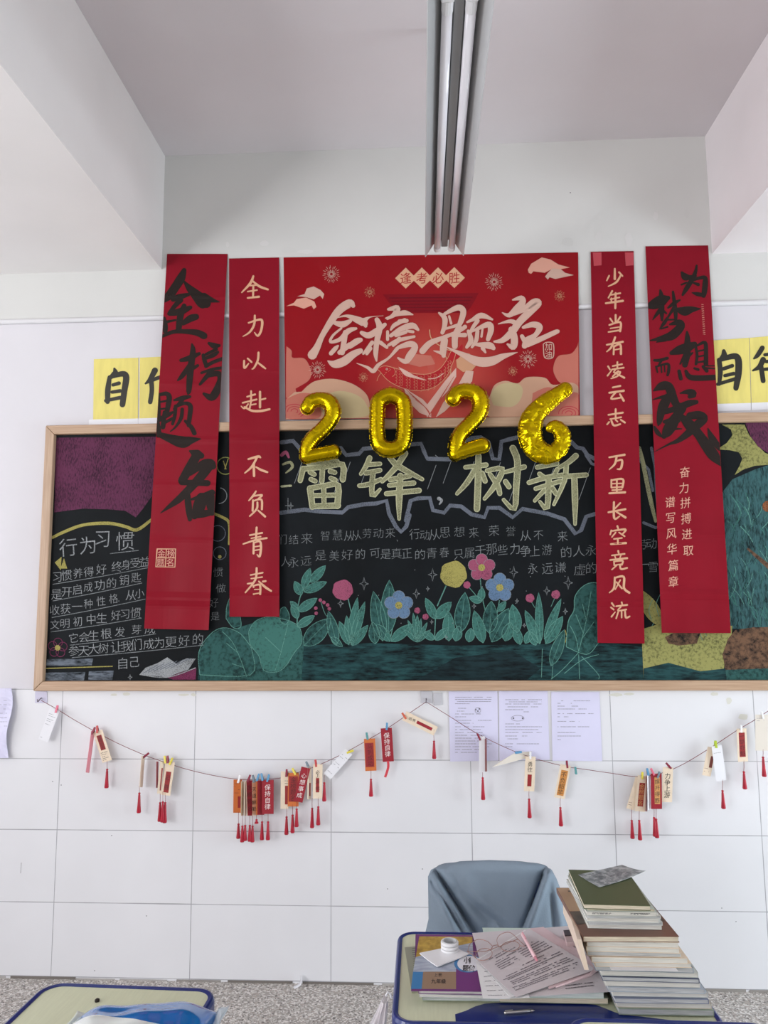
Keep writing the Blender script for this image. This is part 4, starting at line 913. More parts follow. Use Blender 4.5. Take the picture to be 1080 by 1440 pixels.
strokes(mb, [[(148, 163, 18), (190, 200, 46), (190, 260, 42), (173, 312, 34)], [(190, 170, 26), (290, 122, 50), (332, 150, 52), (312, 230, 46), (288, 272, 28)], [(200, 282, 20), (290, 255, 30)], [(225, 188, 20), (240, 242, 22)], [(22, 452, 56), (80, 392, 52), (180, 350, 36), (300, 300, 30), (345, 268, 38)], [(300, 280, 60), (270, 340, 55), (268, 415, 50)], [(190, 370, 60), (180, 440, 60), (183, 488, 36)], [(180, 470, 40), (108, 450, 8)], [(230, 332, 26), (345, 330, 40)], [(362, 232, 18), (400, 215, 30), (470, 182, 50), (552, 212, 18)], [(440, 222, 38), (400, 280, 30), (378, 332, 24)], [(370, 300, 28), (390, 370, 46), (358, 422, 28)], [(400, 302, 18), (520, 250, 50), (542, 290, 52), (520, 362, 38)], [(440, 300, 34), (430, 370, 36), (398, 422, 22)], [(480, 270, 18), (470, 342, 20)], [(430, 402, 28), (530, 410, 60), (562, 430, 36)], [(480, 430, 38), (500, 462, 18)], [(200, 420, 8), (330, 480, 46), (440, 530, 80), (540, 530, 80), (640, 490, 48), (745, 461, 4)],
    [(708, 63, 14), (770, 50, 46), (782, 80, 56), (740, 130, 62), (680, 180, 40), (628, 160, 8)], [(718, 172, 26), (800, 130, 50), (870, 80, 60), (902, 90, 60), (840, 150, 66), (760, 230, 62), (700, 310, 62), (630, 370, 46), (568, 380, 18)], [(598, 246, 8), (690, 225, 34), (742, 250, 50)], [(700, 290, 60), (720, 360, 62), (710, 420, 56), (668, 400, 18)], [(788, 272, 28), (860, 250, 50), (912, 270, 56), (880, 330, 42), (820, 370, 60), (798, 412, 50)], [(818, 402, 50), (920, 360, 46), (1040, 305, 40), (1052, 310, 18)], [(778, 340, 36), (802, 384, 40)]], F5, M_cream, S, KL)
mb.build('lettering', pos)

# ---- yellow sheets with ink characters
M_yel = mat('yellow_paper', (226, 212, 118), rough=0.6, var=0.05, vscale=12, stretch=(3, 1, 0.6))
M_strip = mat('white_strip', (232, 232, 236), rough=0.3)
M_inky = mat('brush_ink', (32, 30, 20), rough=0.45)
def ysheet(q, label, T, data, strip):
    SS = hang([(300, -0.0022), (700, -0.0022)])
    mb, _ = hung_sheet('y', q, SS, M_yel, 4, 6, thick=0.0008)
    o = mb.build('yellow_sheet'); tag(o, label, 'paper sheet', 'yellow sheets with ink characters')
    mb = MB(); strokes(mb, data, T, M_inky, SS(.0008), 1.1); mb.build('lettering', o)
    mb = MB(); mb.poly(strip, M_strip, SS(.0006)); mb.build('tape', o)
Y1 = xf((0, 380), 4.154)
ysheet([(132, 505), (194.6, 503), (194, 589.5), (131, 591)], 'yellow paper sheet above the left end of the board, whole character showing', Y1, [[(668, 575, 12), (672, 602, 32), (638, 632, 18)], [(640, 625, 22), (630, 700, 30), (628, 768, 25)], [(650, 622, 22), (715, 605, 30), (737, 625, 34), (727, 700, 32), (715, 785, 30)], [(660, 670, 18), (695, 660, 20)], [(655, 712, 18), (702, 705, 20)], [(617, 762, 18), (702, 744, 20)]], [(125, 590), (194, 588.5), (194, 598), (125, 599)])
ysheet([(196.5, 503), (258, 500), (257, 587), (196, 589.5)], 'yellow paper sheet half covered by the wide left red banner', Y1, [[(905, 585, 32), (875, 640, 24), (850, 662, 10)], [(882, 640, 26), (887, 700, 24), (877, 770, 24)], [(895, 640, 20), (945, 622, 20), (1010, 615, 18)], [(950, 590, 22), (965, 605, 18)], [(940, 665, 18), (1000, 658, 18)], [(940, 695, 18), (1000, 688, 18)], [(945, 725, 20), (945, 775, 20)], [(945, 725, 18), (1000, 718, 20), (998, 770, 20)]], [(194.5, 588.5), (258, 586), (258, 596), (194.5, 598)])
ysheet([(998, 479), (1053.4, 475), (1056, 566.6), (1004, 568)], 'yellow paper sheet beside the wide right red banner', A5, [[(822, 638, 20), (822, 670, 34), (790, 695, 14)], [(795, 690, 24), (802, 760, 26), (795, 832, 18)], [(800, 690, 22), (880, 668, 32), (907, 690, 36), (907, 770, 36), (893, 855, 28)], [(820, 742, 20), (872, 724, 20)], [(828, 782, 18), (880, 770, 20)], [(786, 832, 18), (892, 800, 20)]], [(1006, 568), (1056, 566.6), (1056, 577), (1006, 578.5)])
ysheet([(1054.2, 475), (1112, 470), (1114, 564), (1056.8, 566.5)], 'yellow paper sheet at the right edge of the photo above the board', A5, [[(1047, 620, 26), (1020, 662, 24), (998, 682, 10)], [(1052, 688, 30), (1030, 730, 26), (992, 752, 10)], [(1040, 730, 26), (1052, 812, 26)], [(1062, 660, 18), (1150, 650, 18)], [(1070, 700, 18), (1160, 690, 18)], [(1062, 745, 18), (1165, 735, 18)], [(1110, 620, 24), (1110, 820, 22)]], [(1056.8, 566.5), (1114, 564), (1114, 574), (1056.8, 577)])

# ---- printed sheets under the board
M_paperL = mat('lilac_paper', (216, 214, 238), rough=0.5, var=0.02, vscale=8)
M_print = mat('grey_print', (150, 148, 164), rough=0.6); M_printd = mat('dark_print', (92, 90, 104), rough=0.6)
def textlines(mb, S, x0, x1, ys, m, w=0.7, gap=0.18, seed=1, slope=0.0):
    r = random.Random(seed)
    for y, a, b in ys:
        x = x0+(x1-x0)*a
        while x < x0+(x1-x0)*b:
            l = r.uniform(1.2, 5)
            e = min(x+l, x0+(x1-x0)*b)
            if r.random() > gap: mb.line([(x, y+slope*(x-x0)), (e, y+slope*(e-x0))], w, m, S, cap=False)
            x = e+r.uniform(0.3, 0.7)
def psheet(q, label, ys, seed, extra=None, m=M_paperL):
    SS = hang([(900, -0.0098), (1080, -0.0112)])
    mb, _ = hung_sheet('p', q, SS, m, 6, 8, thick=0.0006)
    o = mb.build('printed_sheet'); tag(o, label, 'paper sheet', 'printed sheets taped to the tiles')
    mb = MB(); S = SS(.0006)
    textlines(mb, S, q[0][0]+9, q[1][0]-8, ys, M_print, 0.8, 0.15, seed)
    if extra: extra(mb, S)
    mb.build('print', o)
ys = [(980.5, 0, 1), (983.5, 0, 1), (986.5, 0, 1), (989.5, 0, .4), (996, 0, .3), (1000, 0, .25), (1004, 0, .7), (1008, 0, .3), (1013, 0, 1), (1017, 0, .5), (1022, 0, .8), (1026, 0, .7), (1030, 0, .75), (1034, 0, .8), (1038, 0, .85), (1042, 0, .9), (1046, 0, 1), (1050, 0, 1), (1054, 0, .8), (1058, 0, .6)]
def ex1(mb, S):
    for x, y in ((669, 998), (672, 1000), (674, 997)): mb.disc(x, y, 1.1, M_printd, S, 8)
    mb.ring(672, 999, 4, 0.6, M_print, S)
psheet([(631, 972.5), (699.5, 972), (701, 1069.5), (633, 1071)], 'lilac printed sheet under the board, left one of the three beside the wall hook', ys, 3, ex1)
ys2 = [(984, 0, 1), (987, .1, 1), (990, 0, 1), (994, 0, .9), (998, 0, .5), (1001, .5, .7), (1018, 0, .4), (1022, 0, 1), (1026, 0, .9), (1030, 0, 1), (1035, 0, .6), (1039, 0, .35), (1046, 0, 1), (1050, 0, .2)]
def ex2(mb, S):
    mb.ring(728, 1010, 9, 0.6, M_print, S, ry=4); 
    for x in (722, 735): mb.disc(x, 1010, 1.2, M_printd, S, 8)
psheet([(701.5, 972), (770, 972), (773, 1068.5), (702.5, 1070)], 'lilac printed sheet under the board, middle one of the three in a row', ys2, 5, ex2)
ys3 = [(985.5, .1, .9), (989, 0, .5), (993, 0, .6), (997, 0, .8), (1003.5, 0, 1), (1008, 0, .3), (1014.5, 0, .6), (1022, 0, 1), (1030, 0, .5), (1035, 0, .65), (1040, 0, .3)]
psheet([(775, 973), (843, 973), (847, 1070.5), (777, 1070)], 'lilac printed sheet under the board, right one of the three, half blank', ys3, 9)
# crumpled sheet at the left edge
mb = MB()
nx, ny = 10, 16; vs = []
r = random.Random(5)
for j in range(ny+1):
    for i in range(nx+1):
        u, v = i/nx, j/ny; x = -70+u*(86-6*v+3*math.sin(v*7)); y = 968+v*98
        vs.append(P(x, y, -0.012-0.012*abs(math.sin(u*9+v*4))*u-0.012*u**6-r.uniform(0, .002)))
mb.add(vs, [(j*(nx+1)+i, (j+1)*(nx+1)+i, (j+1)*(nx+1)+i+1, j*(nx+1)+i+1) for j in range(ny) for i in range(nx)], M_paperL)
o = mb.build('printed_sheet', smooth=False); md = o.modifiers.new('t', 'SOLIDIFY'); md.thickness = 0.0006
tag(o, 'crumpled lilac printed sheet cut off by the left edge of the photo, below the board', 'paper sheet', 'printed sheets taped to the tiles')
mb = MB(); textlines(mb, lambda x, y: P(x, y, -0.0405), 0, 11, [(985+k*6, .0, .9) for k in range(7)], M_print, 0.6, .2, 4)
mb.build('print', o)

# ================================================================== FOIL NUMBER BALLOONS
def foil(name, rough, bump, bs):
    m = mat(name, (196, 168, 12), rough=rough, metal=1.0, bump=bump, bscale=bs)
    return m
M_foil = foil('gold_foil', 0.17, 0.22, 55)
M_foil6 = foil('crumpled_gold_foil', 0.20, 0.35, 60)
def seg_sdf(X, Y, paths):
    """per sample: distance to the nearest centre line, its half width there, arc length along it"""
    D = np.full(X.shape, 1e9); Wd = np.ones(X.shape); Sx = np.zeros(X.shape); best = np.full(X.shape, -1e9)
    for path in paths:
        s0 = 0.0
        for (ax, ay, aw), (bx, by, bw) in zip(path, path[1:]):
            dx, dy = bx-ax, by-ay; L2 = dx*dx+dy*dy+1e-9
            t = np.clip(((X-ax)*dx+(Y-ay)*dy)/L2, 0, 1)
            d = np.hypot(X-ax-t*dx, Y-ay-t*dy); w = aw+(bw-aw)*t
            k = w-d; mk = k > best
            best = np.where(mk, k, best); D = np.where(mk, d, D); Wd = np.where(mk, w, Wd); Sx = np.where(mk, s0+t*math.sqrt(L2), Sx)
            s0 += math.sqrt(L2)
    return best, Wd, Sx
def balloon(label, T, sc, paths, Yc, thick, flange=5.0, step=2.2, crumple=False, m=M_foil, holes=None, wr=0.06, seed=1, fat=1.08):
    paths = [crom([(p[0], p[1], p[2]*fat) for p in pth], 6) for pth in paths]
    xs = [p[0] for q in paths for p in q]; ysq = [p[1] for q in paths for p in q]; wm = max(p[2] for q in paths for p in q)+flange+4
    gx = np.arange(min(xs)-wm, max(xs)+wm, step); gy = np.arange(min(ysq)-wm, max(ysq)+wm, step)
    X, Yg = np.meshgrid(gx, gy)
    best, Wd, Sx = seg_sdf(X, Yg, paths)
    paths_ = paths; wob = flange*(0.75+0.25*np.sin(Sx*0.35)+0.2*np.sin(Sx*0.13+1))
    inside = best > -wob
    e = np.clip(best/np.maximum(Wd, 1), 0, 1)
    h = np.sqrt(np.clip(1-(1-e)**2, 0, 1))*(Wd/np.max(Wd))**0.7
    rg = np.random.RandomState(seed)
    pucker = np.exp(-((e-0.12)/0.22)**2)
    h = h*(1+wr*pucker*np.sin(Sx*0.30+2.0*np.sin(Sx*0.05))+0.6*wr*pucker*np.sin(Sx*0.61+1.3))
    if crumple:
        pts = np.stack([rg.uniform(gx[0], gx[-1], 26), rg.uniform(gy[0], gy[-1], 26)], 1)
        dd = np.sqrt((X[..., None]-pts[:, 0])**2+(Yg[..., None]-pts[:, 1])**2)
        dd.sort(axis=-1)
        F = dd[..., 1]-dd[..., 0]
        gr = np.sin(X*0.031+Yg*0.052+1.0)*np.cos(X*0.043-Yg*0.029)
        h = h*(0.80+0.32*np.clip(F/80.0, 0, 1)+0.12*gr)
    h = np.where(best > 0, h, 0)*thick
    ny_, nx_ = X.shape
    idx = -np.ones(X.shape, int); cell = inside[:-1, :-1] & inside[1:, :-1] & inside[:-1, 1:] & inside[1:, 1:]
    used = np.zeros(X.shape, bool)
    for a in (0, 1):
        for b in (0, 1): used[a:ny_-1+a, b:nx_-1+b] |= cell
    ids = np.argwhere(used); idx[used] = np.arange(len(ids))
    mb = MB(); N = len(ids); vf = []; vb = []
    for j, i in ids:
        (px, py), = T([(gx[i], gy[j])])
        q = P(px, py, Yc); hh = float(h[j, i])
        vf.append((q.x, q.y-hh-0.0003, q.z)); vb.append((q.x, q.y+hh*0.9+0.0003, q.z))
    fs = []
    for j, i in np.argwhere(cell):
        a, b, c, d = int(idx[j, i]), int(idx[j+1, i]), int(idx[j+1, i+1]), int(idx[j, i+1])
        fs.append((a, b, c, d)); fs.append((N+d, N+c, N+b, N+a))
    mb.add(vf+vb, fs, m)
    o = mb.build('number_balloon', smooth=True)
    return tag(o, label, 'balloon', 'gold foil number balloons')
B1 = xf((400, 520), 4.909); B2 = xf((600, 520), 4.696)
b = balloon('gold foil balloon shaped as a 2, the first digit from the left', B1, 4.909,
    [[(158, 262, 44), (185, 222, 46), (240, 205, 46), (305, 222, 50), (335, 280, 52), (318, 345, 48), (260, 415, 48), (200, 470, 48), (160, 530, 46), (152, 600, 44)], [(152, 600, 44), (200, 592, 42), (270, 580, 44), (340, 566, 46)]], -0.082, 0.036)
b = balloon('gold foil balloon shaped as a 0, hanging over the top rail of the board', B1, 4.909,
    [[(640, 270, 48), (655, 210, 48), (730, 175, 50), (805, 205, 48), (828, 270, 50), (828, 440, 50), (800, 525, 50), (725, 552, 52), (660, 520, 50), (640, 440, 48), (640, 270, 48)]], -0.082, 0.036)
b = balloon('gold foil balloon shaped as a 2, between the 0 and the 6', B2, 4.696,
    [[(175, 190, 46), (205, 152, 46), (265, 140, 46), (330, 160, 50), (358, 220, 52), (340, 295, 48), (280, 365, 46), (222, 425, 46), (195, 490, 46), (188, 560, 42)], [(188, 555, 42), (250, 535, 42), (310, 515, 44), (368, 500, 46)]], -0.082, 0.036, seed=2)
b = balloon('slack crumpled gold foil balloon shaped as a 6, rightmost digit', B2, 4.696,
    [[(915, 130, 46), (850, 175, 52), (770, 235, 62), (705, 310, 72), (682, 400, 78), (700, 490, 76), (760, 550, 68), (840, 550, 58), (892, 490, 54), (893, 420, 52), (850, 375, 42), (810, 385, 26)]], -0.078, 0.030, fat=1.0, crumple=True, m=M_foil6, wr=0.12, seed=4)
# tails: the filling necks of the balloons
# ================================================================== STRINGS, HOOKS, BOOKMARKS AND PEGS
YS = -0.036
M_string = mat('red_string', (120, 42, 58), rough=0.8)
M_acry = mat('lilac_acrylic', (206, 202, 222), rough=0.15, coat=0.5)
M_acryg = mat('grey_acrylic', (196, 196, 202), rough=0.15, coat=0.5)
M_hookm = mat('hook_metal', (140, 132, 140), rough=0.3, metal=0.8)
def string_(pts, label):
    q = crom([tuple(p) for p in pts], 6)
    mb = MB(); mb.tube([P(x, y, YS) for x, y in q], 0.0013, M_string, n=6); return tag(mb.build('string'), label, 'string', 'red strings hung across the tiles')
string_([(58, 985), (79.7, 997), (104, 1012), (131.5, 1027.5), (165, 1045), (201.3, 1061), (223, 1069), (260, 1081), (300, 1090.5), (340, 1096), (391.5, 1094.5), (420, 1086), (449, 1075.5), (487.8, 1057), (536, 1029.5), (560, 1014), (580, 1000), (599.3, 987)], 'red string sagging from the left hook to the middle hook')
string_([(599.3, 987), (630, 1006), (673, 1032.6), (729.6, 1059), (786, 1075.8), (830, 1083), (860, 1087.4), (895.6, 1092), (929, 1087.5), (960, 1075), (1000, 1051), (1035, 1028), (1062, 1012), (1080, 1000), (1120, 975)], 'red string sagging from the middle hook towards the right edge of the photo')
def hook(x, y, plate, m, label):
    x0, y0, x1, y1 = plate
    root = empty('wall_hook', P(x, y, -0.008), label, 'hook', 'stick-on wall hooks')
    mb = MB(); q = [P(a, b, -0.0086) for a, b in ((x0, y0), (x1, y0), (x1, y1), (x0, y1))]; q2 = [p+Vector((0, -0.003, 0)) for p in q]
    mb.add(q+q2, [(0, 1, 2, 3), (7, 6, 5, 4), (0, 4, 5, 1), (1, 5, 6, 2), (2, 6, 7, 3), (3, 7, 4, 0)], m); mb.build('plate', root, fix=True, bevel=0.001)
    mb = MB(); a = P(x, y-4, -0.0118)
    mb.tube([a, a+Vector((0, -0.012, -0.004)), a+Vector((0, -0.024, -0.012)), a+Vector((0, -0.031, -0.012)), a+Vector((0, -0.034, -0.002))], 0.0026, M_hookm); mb.build('hook', root, smooth=True)
hook(58, 985.5, (49.6, 972, 66.5, 988.5), M_acry, 'lilac stick-on hook under the left corner of the chalkboard')
hook(599.3, 986.5, (591.5, 971.5, 608, 988.5), M_acryg, 'clear stick-on hook where the two strings meet under the board')
mb = MB(); q = [P(a, b, -0.0086) for a, b in ((609.5, 974.5), (622, 974), (622, 991), (610, 991.5))]; q2 = [p+Vector((0, -0.003, 0)) for p in q]
mb.add(q+q2, [(0, 1, 2, 3), (7, 6, 5, 4), (0, 4, 5, 1), (1, 5, 6, 2), (2, 6, 7, 3), (3, 7, 4, 0)], M_acryg)
o = mb.build('adhesive_pad', fix=True, bevel=0.001); tag(o, 'bare clear adhesive pad right of the middle wall hook', 'adhesive pad')

M_tan = mat('tan_card', (232, 214, 190), rough=0.6, var=0.03, vscale=60); M_cardw = mat('white_card', (232, 232, 236), rough=0.5); M_cardr = mat('red_card', (152, 22, 40), rough=0.5, var=0.08, vscale=60)
M_cardo = mat('orange_card', (206, 112, 52), rough=0.5); M_cardpk = mat('pink_card', (226, 140, 152), rough=0.5); M_cardb = mat('brown_card', (120, 58, 52), rough=0.5); M_cardbeige = mat('beige_card', (222, 214, 202), rough=0.55)
M_panel = mat('red_panel', (150, 36, 38), rough=0.5); M_pdark = mat('panel_writing', (84, 20, 26), rough=0.5); M_pgoldt = mat('panel_gold_writing', (206, 150, 92), rough=0.5); M_panelo = mat('ochre_panel', (204, 138, 70), rough=0.5)
M_black = mat('card_ink', (40, 34, 34), rough=0.5); M_whitep = mat('white_writing', (236, 222, 220), rough=0.5); M_greyp = mat('grey_writing', (150, 150, 156), rough=0.5)
M_tassel = mat('red_silk', (170, 16, 44), rough=0.45, var=0.25, vscale=400, stretch=(1, 1, 0.05)); M_cord = mat('red_cord', (132, 44, 52), rough=0.6)
PEG = {k: mat('peg_'+k, c, rough=0.4) for k, c in dict(pink=(222, 110, 134), red=(190, 62, 62), crimson=(136, 30, 58), yellow=(222, 206, 76), lime=(176, 196, 54), white=(236, 236, 238), blue=(92, 150, 190), teal=(86, 150, 152), slate=(110, 126, 138), orange=(206, 92, 62)).items()}
M_spring = mat('spring_wire', (150, 150, 150), rough=0.3, metal=0.9)
GT = 'bookmarks hung on the string'
def bookmark(label, top, bot, w, m, art=None, yaw=0.0, dY=-0.004, tas=(), ribbon=None, edge=None, back=None):
    """a card bookmark hung at TOP with its lower end at BOT; W is its width as seen; YAW pushes its right side back"""
    Y = YS+dY
    root = empty('bookmark', P(top[0], top[1], Y), label, 'bookmark', GT)
    dx, dy = bot[0]-top[0], bot[1]-top[1]; L = math.hypot(dx, dy); ux, uy = dx/L, dy/L; vx, vy = uy, -ux
    def S(u, v, d=0.0):
        x = top[0]+dx*v+vx*w*u; y = top[1]+dy*v+vy*w*u
        return P(x, y, Y+yaw*u-d)
    mb = MB()
    F = [S(-.5, 0), S(.5, 0), S(.5, 1), S(-.5, 1)]; B = [p+Vector((0.0006, 0.0018, 0)) for p in F]
    mb.add(F, [(0, 1, 2, 3)], m); mb.add(B, [(3, 2, 1, 0)], back or m)
    mb.add(F+B, [(0, 4, 5, 1), (1, 5, 6, 2), (2, 6, 7, 3), (3, 7, 4, 0)], edge or m)
    if art: art(mb, lambda x, y: S(x/w, y/L, 0.0005), w, L)
    mb.build('card', root)
    for t in tas:
        x, y0, y1, y2 = t
        Yt = Y+yaw*0+0.0008
        mb = MB(); a, b = P(x, y1, Yt), P(x, y2, Yt); h = (a-b).length; r = random.Random(int(x*7))
        prof = [(0.0020, 0), (0.0046, -0.001), (0.0050, -0.005), (0.0036, -0.008), (0.0048, -0.012), (0.0068, -h*0.6), (0.0092, -h*0.95), (0.0080, -h)]
        mb.lathe(prof, M_tassel, c=a, n=12); tt = mb.build('tassel', root, smooth=True)
        mb = MB(); mb.tube([P(x, y0-2, Yt), P(x+r.uniform(-.3, .3), (y0+y1)/2, Yt), a], 0.0010, M_cord, n=6); mb.build('cord', tt)
    if ribbon:
        mb = MB(); pts, wd, mm = ribbon
        mb.line(pts, wd, mm, lambda x, y: P(x, y, Y-0.001), cap=False); mb.line(pts, wd, mm, lambda x, y: P(x, y, Y-0.0003), cap=False); mb.build('ribbon', root)
    return root
def col(chars, m, y0, y1, size, sx=1.0, wgt=0.0, x=0.0):
    def f(mb, S, w, L):
        n = len(chars)
        for i, c in enumerate(chars): mb.glyph(c, x*w, L*(y0+(y1-y0)*(i+.5)/n), size, m, S, wgt, sx=sx, sheary=0.1)
    return f
def panel(m, x0, x1, y0, y1):
    def f(mb, S, w, L): mb.poly([(x0*w, y0*L), (x1*w, y0*L), (x1*w, y1*L), (x0*w, y1*L)], m, lambda a, b: S(a, b)+Vector((0, 0.0002, 0)))
    return f
def lines(ys, m, x0=-.38, x1=.36, sd=1):
    def f(mb, S, w, L): textlines(mb, S, x0*w, x1*w, [(y*L, 0, e) for y, e in ys], m, 0.55, 0.15, sd)
    return f
def both(*fs):
    def f(mb, S, w, L):
        for g in fs: g(mb, S, w, L)
    return f
bookmark('white paper bookmark tilted left, first one below the left hook', (76.8, 997), (60.5, 1041.5), 14, M_cardw, lines([(.18, .7), (.24, 1), (.34, .9), (.40, 1), (.5, .6), (.92, .3)], M_greyp, sd=2))
bookmark('tan bookmark with red panel beside a pink ribbon, second from the left', (137, 1028), (150.7, 1070.8), 13.5, M_tan, both(panel(M_panel, -.26, .26, .14, .62), col('金榜题名', M_pdark, .15, .61, 5.6), lines([(.70, 1), (.76, 1), (.82, .9), (.88, .9), (.93, .5)], M_black, sd=5)), tas=[(150.7, 1070, 1081, 1108)], yaw=-0.006)
bookmark('pink ribbon-like bookmark seen edge-on at the left', (130.6, 1028), (122.8, 1086.5), 4.6, M_cardpk, yaw=0.03, dY=-0.001)
bookmark('single beige bookmark turned edge-on, alone between two groups at the left', (201.2, 1063), (198, 1107), 4.4, M_tan, yaw=0.05, tas=[(196, 1107, 1114.5, 1143)], dY=-0.012)
bookmark('dark red bookmark turned edge-on, left one of the leftmost group of three', (221.3, 1071), (220.6, 1108), 2.6, M_cardr, yaw=0.05, dY=-0.012, tas=[(225.2, 1110, 1128, 1155)])
bookmark('tan bookmark turned nearly edge-on behind the front one, leftmost group of three', (227.5, 1071), (223.5, 1116), 5.2, M_tan, panel(M_panel, .1, .45, .2, .9), yaw=0.012, dY=-0.020, tas=[(229, 1115, 1127, 1156)])
bookmark('tan bookmark with tall red panel under a yellow peg, front of the leftmost group', (239.3, 1071), (232.6, 1118.3), 13, M_tan, both(panel(M_panel, -.27, .27, .30, .92), col('必胜', M_pdark, .33, .9, 8)), tas=[(232.4, 1117, 1128, 1157)], dY=-0.012)
bookmark('orange bookmark at the left end of the big middle group', (334.2, 1096.5), (333.7, 1143), 11.5, M_cardo, both(lines([(.12, .9), (.2, .8), (.3, .9), (.4, .7)], M_cardb), panel(M_panel, .05, .42, .5, .85)), yaw=0.01, tas=[(335.4, 1144, 1158, 1179)], dY=-0.004)
bookmark('tan bookmark turned edge-on beside the orange one in the big middle group', (340.8, 1099), (340.4, 1147), 3.6, M_tan, yaw=0.05, tas=[(340.9, 1147, 1161, 1184)], dY=-0.016)
bookmark('narrow tan bookmark edge-on, third from the left in the big middle group', (344.6, 1099), (344.6, 1147), 3.0, M_tan, yaw=0.05, tas=[(344.8, 1147, 1160, 1182)], dY=-0.016)
bookmark('red bookmark with tan edge in the middle of the big middle group', (350, 1097.5), (351.8, 1147), 9.5, M_cardr, both(panel(M_tan, -.5, -.38, 0, 1), col('金榜题名', M_pdark, .1, .9, 7)), yaw=0.012, tas=[(351.3, 1147, 1160, 1183)], dY=-0.014)
bookmark('tan bookmark with black writing, half hidden in the big middle group', (357.2, 1099.5), (357.8, 1147), 6, M_tan, col('天道酬勤', M_black, .12, .9, 6.5), yaw=0.02, tas=[(355.2, 1147, 1161, 1184)], dY=-0.010)
bookmark('thin orange bookmark edge-on between tan and red ones, big middle group', (361.6, 1099), (361.6, 1146), 2.6, M_cardo, yaw=0.05, tas=[(360.8, 1146, 1152, 1158)], dY=-0.012)
bookmark('plain dark red bookmark behind the lettered red one, big middle group', (366.5, 1097.5), (366.8, 1146), 9, M_cardr, yaw=0.01, tas=[(368.6, 1145, 1155, 1181)], dY=-0.008)
bookmark('red bookmark with white writing at the right end of the big middle group', (376.3, 1097), (376.3, 1144.6), 16.5, M_cardr, col('保持自律', M_whitep, .12, .88, 8.6), tas=[(377, 1144, 1155, 1181)], dY=-0.014)
bookmark('tan bookmark half covered by an orange one, left of the second middle group', (400.5, 1085), (400, 1137.5), 11, M_tan, both(panel(M_panel, .05, .48, .38, .88), lines([(.25, 1), (.32, 1)], M_black, 0, .45)), tas=[(403, 1137, 1148, 1173.5)], dY=-0.004)
bookmark('orange bookmark with large dark red panel in the second middle group', (412.7, 1087), (412, 1134), 15, M_cardo, both(panel(M_panel, -.42, .42, .10, .86), col('金榜题名', M_pdark, .12, .84, 8.5)), tas=[(411.5, 1133, 1145.5, 1171)], dY=-0.010)
bookmark('red bookmark tilted over its orange neighbour, with white writing', (430, 1079.5), (419, 1127.5), 12.5, M_cardr, col('心想事成', M_whitep, .14, .9, 8), tas=[(417.2, 1127, 1137, 1162.5)], dY=-0.016)
bookmark('tan bookmark edge-on behind the one with black and red print', (435.2, 1078), (434.6, 1124), 5, M_tan, panel(M_panel, 0, .4, .5, .9), yaw=0.025, tas=[(439, 1124, 1136, 1164)], dY=-0.004)
bookmark('tan bookmark with black writing above a red strip, beside the tilted white one', (446.8, 1074.8), (446.4, 1123), 13, M_tan, both(col('必上', M_black, .18, .38, 6), panel(M_panel, -.18, .18, .40, .82), col('岸吧', M_pdark, .42, .8, 6)), tas=[(447.6, 1123, 1133.7, 1160)], dY=-0.012)
bookmark('white bookmark blown far aside under a yellow peg, in the middle', (490.5, 1057), (460, 1091.6), 13, M_cardw, lines([(.2, 1), (.28, .9), (.5, .8), (.58, 1), (.85, .8)], M_greyp, sd=8), tas=[(456, 1092, 1100, 1126.5)])
bookmark('orange bookmark with dark red panel under a teal peg', (519.5, 1038.8), (521.5, 1084), 15.5, M_cardo, both(panel(M_panel, -.44, .34, .13, .88), col('马到成功', M_pdark, .16, .86, 8)), tas=[(521.7, 1084, 1095, 1119.8)])
bookmark('red bookmark with white writing and red ribbon under a blue peg', (543, 1024), (546, 1071), 15.5, M_cardr, col('保持自律', M_whitep, .13, .86, 8.6), ribbon=([(545.6, 1070), (546, 1078), (544, 1086), (541.5, 1093)], 3.4, mat('ribbon_red', (206, 62, 74), rough=0.4)))
bookmark('tan bookmark lying almost level under the middle hook', (568.5, 1006.5), (612.8, 1028.3), 13.5, M_tan, both(panel(M_cardr, -.16, .16, .40, .88), col('加油', M_black, .14, .36, 5)), tas=[(610.3, 1028, 1041.5, 1066.8)])
bookmark('narrow white bookmark with brown side in front of the left printed sheet', (677.8, 1035.5), (677.8, 1086), 8.5, M_cardw, yaw=-0.004, edge=M_cardb, tas=[(678.8, 1086, 1093, 1124.5)], dY=-0.010)
bookmark('brown bookmark edge-on behind the narrow white one', (683, 1039), (683.4, 1085), 2.8, M_cardb, yaw=0.04, dY=-0.006)
bookmark('tan bookmark with black writing above a small red panel, below the middle printed sheet', (746, 1063.8), (744, 1112.6), 14.5, M_tan, both(col('勇往', M_black, .14, .46, 7.5), panel(M_panel, -.2, .2, .52, .86)), tas=[(744, 1112, 1123, 1150)])
bookmark('tan bookmark with ochre panel and black writing beside a lone teal peg', (795.4, 1075.8), (786.5, 1122.4), 15, M_tan, both(panel(M_panelo, -.3, .34, .16, .92), col('不负韶华', M_black, .2, .9, 8)), tas=[(788, 1122, 1135, 1161.5)])
bookmark('tan bookmark tilted at the back left of the right-hand cluster', (899, 1093.5), (885.8, 1138), 11, M_tan, lines([(.8, .5), (.87, .6)], M_cardb), dY=-0.002, tas=[(888.4, 1138, 1153, 1179)])
bookmark('tan bookmark with red panel and gold writing in the right-hand cluster', (904.4, 1091), (899.6, 1141), 15, M_tan, both(panel(M_panel, -.26, .26, .20, .86), col('金榜题名', M_pgoldt, .22, .84, 7.5)), tas=[(898.9, 1141, 1153, 1181)], dY=-0.010)
bookmark('thin brown bookmark edge-on in the right-hand cluster', (909.5, 1092), (908.8, 1141), 2.8, M_cardb, yaw=0.04, dY=-0.008)
